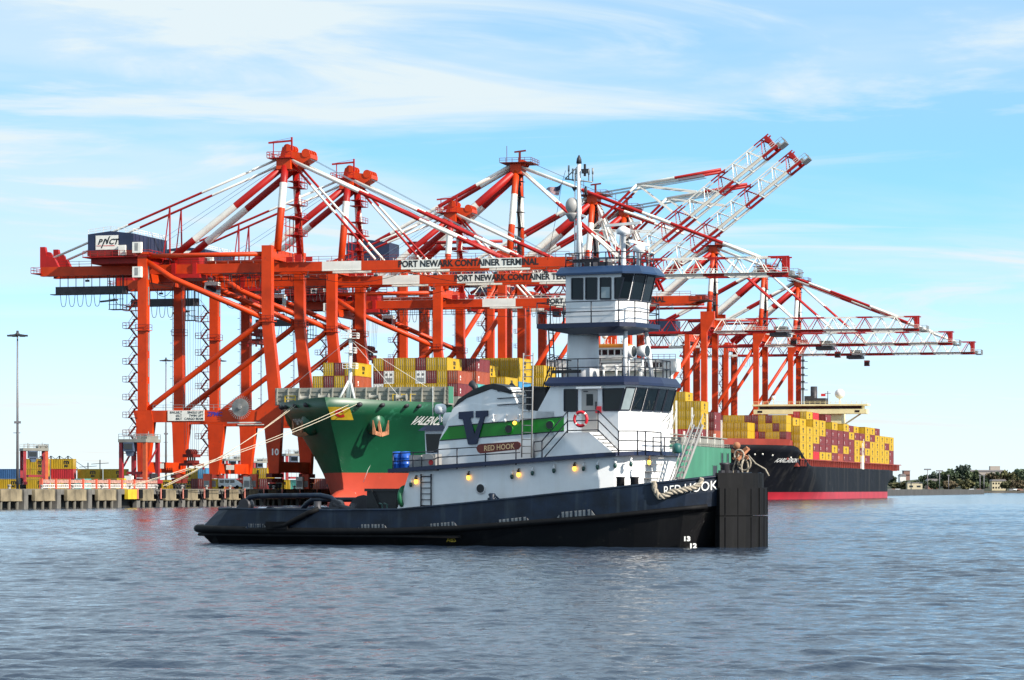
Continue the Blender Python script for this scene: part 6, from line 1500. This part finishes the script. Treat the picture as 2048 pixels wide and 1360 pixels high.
# flag on its halyard
fl = empty('flag', M4 @ Vector((tp(1123, 371, 0)[0], 0.0, tp(1123, 371, 0)[1])), -PH, 'American flag flying from the tug mast halyard', 'flag')
FR = mat('flag_red', (0.26, 0.02, 0.03), 0.8, 0, 0.05, 3); FW = mat('flag_white', (0.60, 0.52, 0.52), 0.8, 0, 0.05, 3); FB = mat('flag_blue', (0.02, 0.02, 0.06), 0.8, 0, 0.05, 3)
def fp_(s, t):   # s from hoist (0) to fly (1), t from top 0 to bottom 1
    return (-1.0*s-0.12*t*(1-s)-0.05*t, 0.10*math.sin(s*7+t)*(0.3+s), 0.10-0.30*s*(1-t)-0.62*t*(1-0.55*s)-0.06*math.sin(s*6))
for k in range(13):
    mb = MB(); s0 = 0.0
    for i in range(10):
        a, b = i/10, (i+1)/10; mb.add([fp_(a, k/13), fp_(b, k/13), fp_(b, (k+1)/13), fp_(a, (k+1)/13)], [(0,1,2,3)], 0, True)
    mb.build('stripe', FR if k % 2 == 0 else FW, fl)
mb = MB()
for i in range(5):
    for j in range(7):
        a, b, c, d = i*0.4/5, (i+1)*0.4/5, j/13, (j+1)/13
        mb.add([tuple(Vector(fp_(x, y))+Vector((0,-0.012,0))) for x, y in ((a,c),(b,c),(b,d),(a,d))], [(0,1,2,3)], 0, True)
mb.build('canton', FB, fl)
hp = [tp(1131, 341, 0), tp(1123, 371, 0), tp(1115, 420, 0), tp(1095, 520, 0)]
MB().tube([(u, 0, z) for u, z in hp], 0.012, 5).build('halyard', STEEL, tug)
# ------------------------------------------------------------------ far shore at the right
FD = 2700.0
def fpx(px, py=979, D=FD): return px_at(px, py, D)
HILL = mat('far_hill', (0.055, 0.060, 0.035), 0.95, 0, 0.25, 0.02, coords='Object')
mb = MB(); xs = list(range(1560, 2200, 12)); top = []
rr = random.Random(4)
for dd, base in ((0, 0), (30, 1.2), (90, 3), (260, None)):
    row = []
    for x in xs:
        p = fpx(x, 979, FD+dd); z = -1.0 if dd == 0 else base if base else 6+6*math.sin((x-1700)*0.008)+rr.random()*2
        row.append((p.x, p.y, z))
    top.append(row)
for r0, r1 in zip(top, top[1:]):
    for i in range(len(xs)-1): mb.add([r0[i], r0[i+1], r1[i+1], r1[i]], [(0,1,2,3)], 0, True)
far = mb.build('far_shore', HILL); tag(far, kind='structure')
MB_ = MB().box(fpx(1560).x, fpx(2200).x, FD-8, FD+2, -1, 1.5); o = MB_.build('shore_bank', mat('shore_stone', (0.13, 0.11, 0.09), 0.9, 0, 0.25, 0.05)); tag(o, kind='structure')
LEAFS = [mat('leaf_%d' % i, c, 0.8, 0, 0.35, 0.12) for i, c in enumerate(((0.060, 0.090, 0.045), (0.080, 0.105, 0.045), (0.13, 0.125, 0.05), (0.12, 0.09, 0.045), (0.055, 0.080, 0.055)))]
BARK = mat('bark', (0.10, 0.075, 0.05), 0.9, 0, 0.2, 1)
def far_tree(px, D, pw, ph, zb, ci, lab):
    p = fpx(px, 979, D); sc = D/F; rx = pw*sc/2; H = ph*sc
    r = empty('tree', (p.x, p.y, zb), 0, lab, 'tree', 'trees on the far shore')
    MB().tube([(0,0,-1), (0.05*rx,0,H*0.35), (0,0,H*0.75)], rx*0.09, 6, r2=rx*0.03).bar((0,0,H*0.35), (rx*0.5,0,H*0.65), rx*0.05).bar((0,0,H*0.4), (-rx*0.5,0.1*rx,H*0.7), rx*0.05).build('trunk', BARK, r)
    R = random.Random(px*7+int(D)); mb = MB()
    lobes = [(R.uniform(-0.62, 0.62)*rx, R.uniform(-0.5, 0.5)*rx, H*R.uniform(0.38, 0.80), rx*R.uniform(0.34, 0.55), H*R.uniform(0.14, 0.24)) for _ in range(9)]
    for lx, ly, lz, lr_, lh in lobes:
        for _ in range(95):
            d = Vector((R.gauss(0,1), R.gauss(0,1), R.gauss(0,1))).normalized()*(R.random()**0.35)
            c = Vector((lx+d.x*lr_, ly+d.y*lr_, max(H*0.12, lz+d.z*lh))); sz = rx*R.uniform(0.07, 0.15)
            a = Vector((R.gauss(0,1), R.gauss(0,1), R.gauss(0,1))).normalized()*sz; b = a.cross(Vector((R.gauss(0,1), R.gauss(0,1), R.gauss(0,1)))).normalized()*sz
            mb.add([c-a-b, c+a-b*0.6, c+a*0.7+b, c-a*0.8+b*0.8], [(0,1,2,3)])
    mb.build('crown', LEAFS[ci], r)
R = random.Random(11); k = 0
spec = [(1798, 34, 20, 2), (1818, 30, 22, 1), (1760, 26, 22, 0), (1854, 36, 30, 0), (1872, 30, 38, 4), (1890, 36, 42, 1), (1908, 34, 46, 0), (1926, 34, 52, 4), (1944, 36, 40, 1), (1958, 36, 36, 0), (1976, 34, 34, 3), (1990, 26, 38, 0), (2006, 34, 34, 3), (2022, 40, 40, 2), (2040, 40, 46, 0), (1836, 26, 24, 4), (1784, 26, 30, 0), (1868, 34, 26, 1), (1900, 34, 24, 3), (1932, 36, 26, 2), (1962, 30, 22, 1), (2012, 30, 24, 2), (2034, 34, 26, 3)]
tone = ['dark green', 'mid green', 'olive', 'russet brown', 'deep blue-green']
for i, (px, pw, ph_, ci) in enumerate(sorted(spec)):
    far_tree(px, FD+(30 if ph_ < 30 else 110), pw, ph_, 0.8 if ph_ < 30 else 2.5, ci, '%s tree, %s from the left along the far shore' % (tone[ci], (ORD+['twenty-first', 'twenty-second', 'twenty-third'])[i]))
BST = mat('building_stone', (0.36, 0.31, 0.27), 0.8, 0, 0.1, 0.05); BBR = mat('building_brick', (0.24, 0.13, 0.10), 0.8, 0, 0.1, 0.05); BBE = mat('building_beige', (0.55, 0.47, 0.32), 0.8, 0, 0.06, 0.05); BGR = mat('roof_grey', (0.22, 0.20, 0.20), 0.8, 0, 0.1, 0.05)
def bldg(x0, x1, ytop, D, zb, m, nwin, rows, lab, roofh=0.0, tower=None):
    a, b = fpx(x0, 979, D), fpx(x1, 979, D); wd = b.x-a.x; H = (979-ytop)*D/F+CAMH-zb
    r = empty('building', ((a.x+b.x)/2, D, zb), 0, lab, 'building', 'buildings on the far shore')
    wl = MB().box(-wd/2, wd/2, 0, 14, 0, H).build('wall', m, r)
    if roofh: MB().prism([(-wd/2-0.6, H), (wd/2+0.6, H), (wd/2-1, H+roofh), (-wd/2+1, H+roofh)], 'y', -0.6, 14.6).build('roof', BGR, r)
    else: MB().box(-wd/2-0.4, wd/2+0.4, -0.4, 14.4, H, H+0.6).build('roof', BGR, r)
    for j in range(rows):
        for i in range(nwin):
            x = -wd/2+wd*(i+0.5)/nwin; z = H*(1-(j+0.6)/(rows+0.4))
            if z > 0.6: MB().box(x-wd/nwin*0.25, x+wd/nwin*0.25, -0.12, 0.05, z-0.7, z+0.9).build('window', glassd, r)
    if tower: MB().box(tower[0], tower[1], 2, 9, H, H+tower[2]).build('roof_block', m, r)
    return r
bldg(1938, 2008, 943, FD+330, 4, BST, 14, 2, 'long pale stone building on the far hilltop', 1.6, (4, 14, 5.5))
bldg(1815, 1845, 966, FD+15, 1.5, BBE, 2, 1, 'beige flat-roofed shed by the far water')
bldg(1984, 2012, 962, FD+60, 1.5, BBE, 5, 2, 'cream house among the trees at far right', 1.5)
bldg(1808, 1820, 942, FD+300, 4, BBR, 3, 2, 'brown brick block left of the far church spire')
bldg(1800, 1812, 952, FD+120, 2, SHIPW, 3, 1, 'small white house behind the black ship stern', 2.0)
bldg(1855, 1876, 962, FD+60, 2, BBR, 4, 1, 'low reddish house in the far trees', 2.0)
r = empty('church_spire', (fpx(1830).x, FD+300, 4), 0, 'thin church spire on the far skyline', 'spire')
MB().box(-2.2, 2.2, -2, 2, 0, 10).build('tower', BBR, r); MB().lathe([(2.4, 10), (1.6, 13), (0.1, 17)], 8).build('spire_roof', BBR, r)
for i, (px, yt) in enumerate(((1857, 938), (1881, 941), (1899, 950), (1962, 950), (1970, 950))):
    H = (979-yt)*FD/F; r = empty('floodlight_mast', (fpx(px).x, FD+6, 1.5), 0, '%s thin floodlight mast from the left on the far shore' % ORD[i], 'light mast', 'floodlight masts on the far shore')
    MB().tube([(0,0,0), (0,0,H+1)], 0.35, 6).build('mast', POLE, r); MB().box(-3.2 if i < 2 else -1, 3.2 if i < 2 else 1, -0.4, 0.4, H+0.6, H+1.8).build('lamp_bar', POLE, r)
# moored barge and parked cars, a few pixels each
r = empty('barge', (px_at(1800, 0, 1700).x, 1700, 0), 0, 'low cream barge at the black ship stern', 'barge')
MB().prism([(-8, 0), (7, 0), (9, 1.2), (-8, 1.2)], 'y', -3, 3).build('hull', BBE, r); MB().box(-6, -3, -2, 2, 1.2, 2.2).build('cabin', SHIPW, r)
carm = MB().loft([[(-2.2,-0.9,0.3),(2.2,-0.9,0.3),(2.2,0.9,0.3),(-2.2,0.9,0.3)], [(-2.2,-0.9,0.9),(2.2,-0.9,0.8),(2.2,0.9,0.8),(-2.2,0.9,0.9)], [(-1.6,-0.8,1.5),(0.9,-0.8,1.5),(0.9,0.8,1.5),(-1.6,0.8,1.5)]])
for i, px in enumerate((1797, 1790, 1783, 1945, 1960, 2026, 2034, 2041)):
    o = carm.build('parked_car', (VANW, BBR, POLE)[i % 3]); o.location = (fpx(px).x, FD+4, 1.5); o.scale = (1.4,)*3; tag(o, '%s parked car from the left on the far shore road' % ORD[i], 'car', 'cars on the far shore')
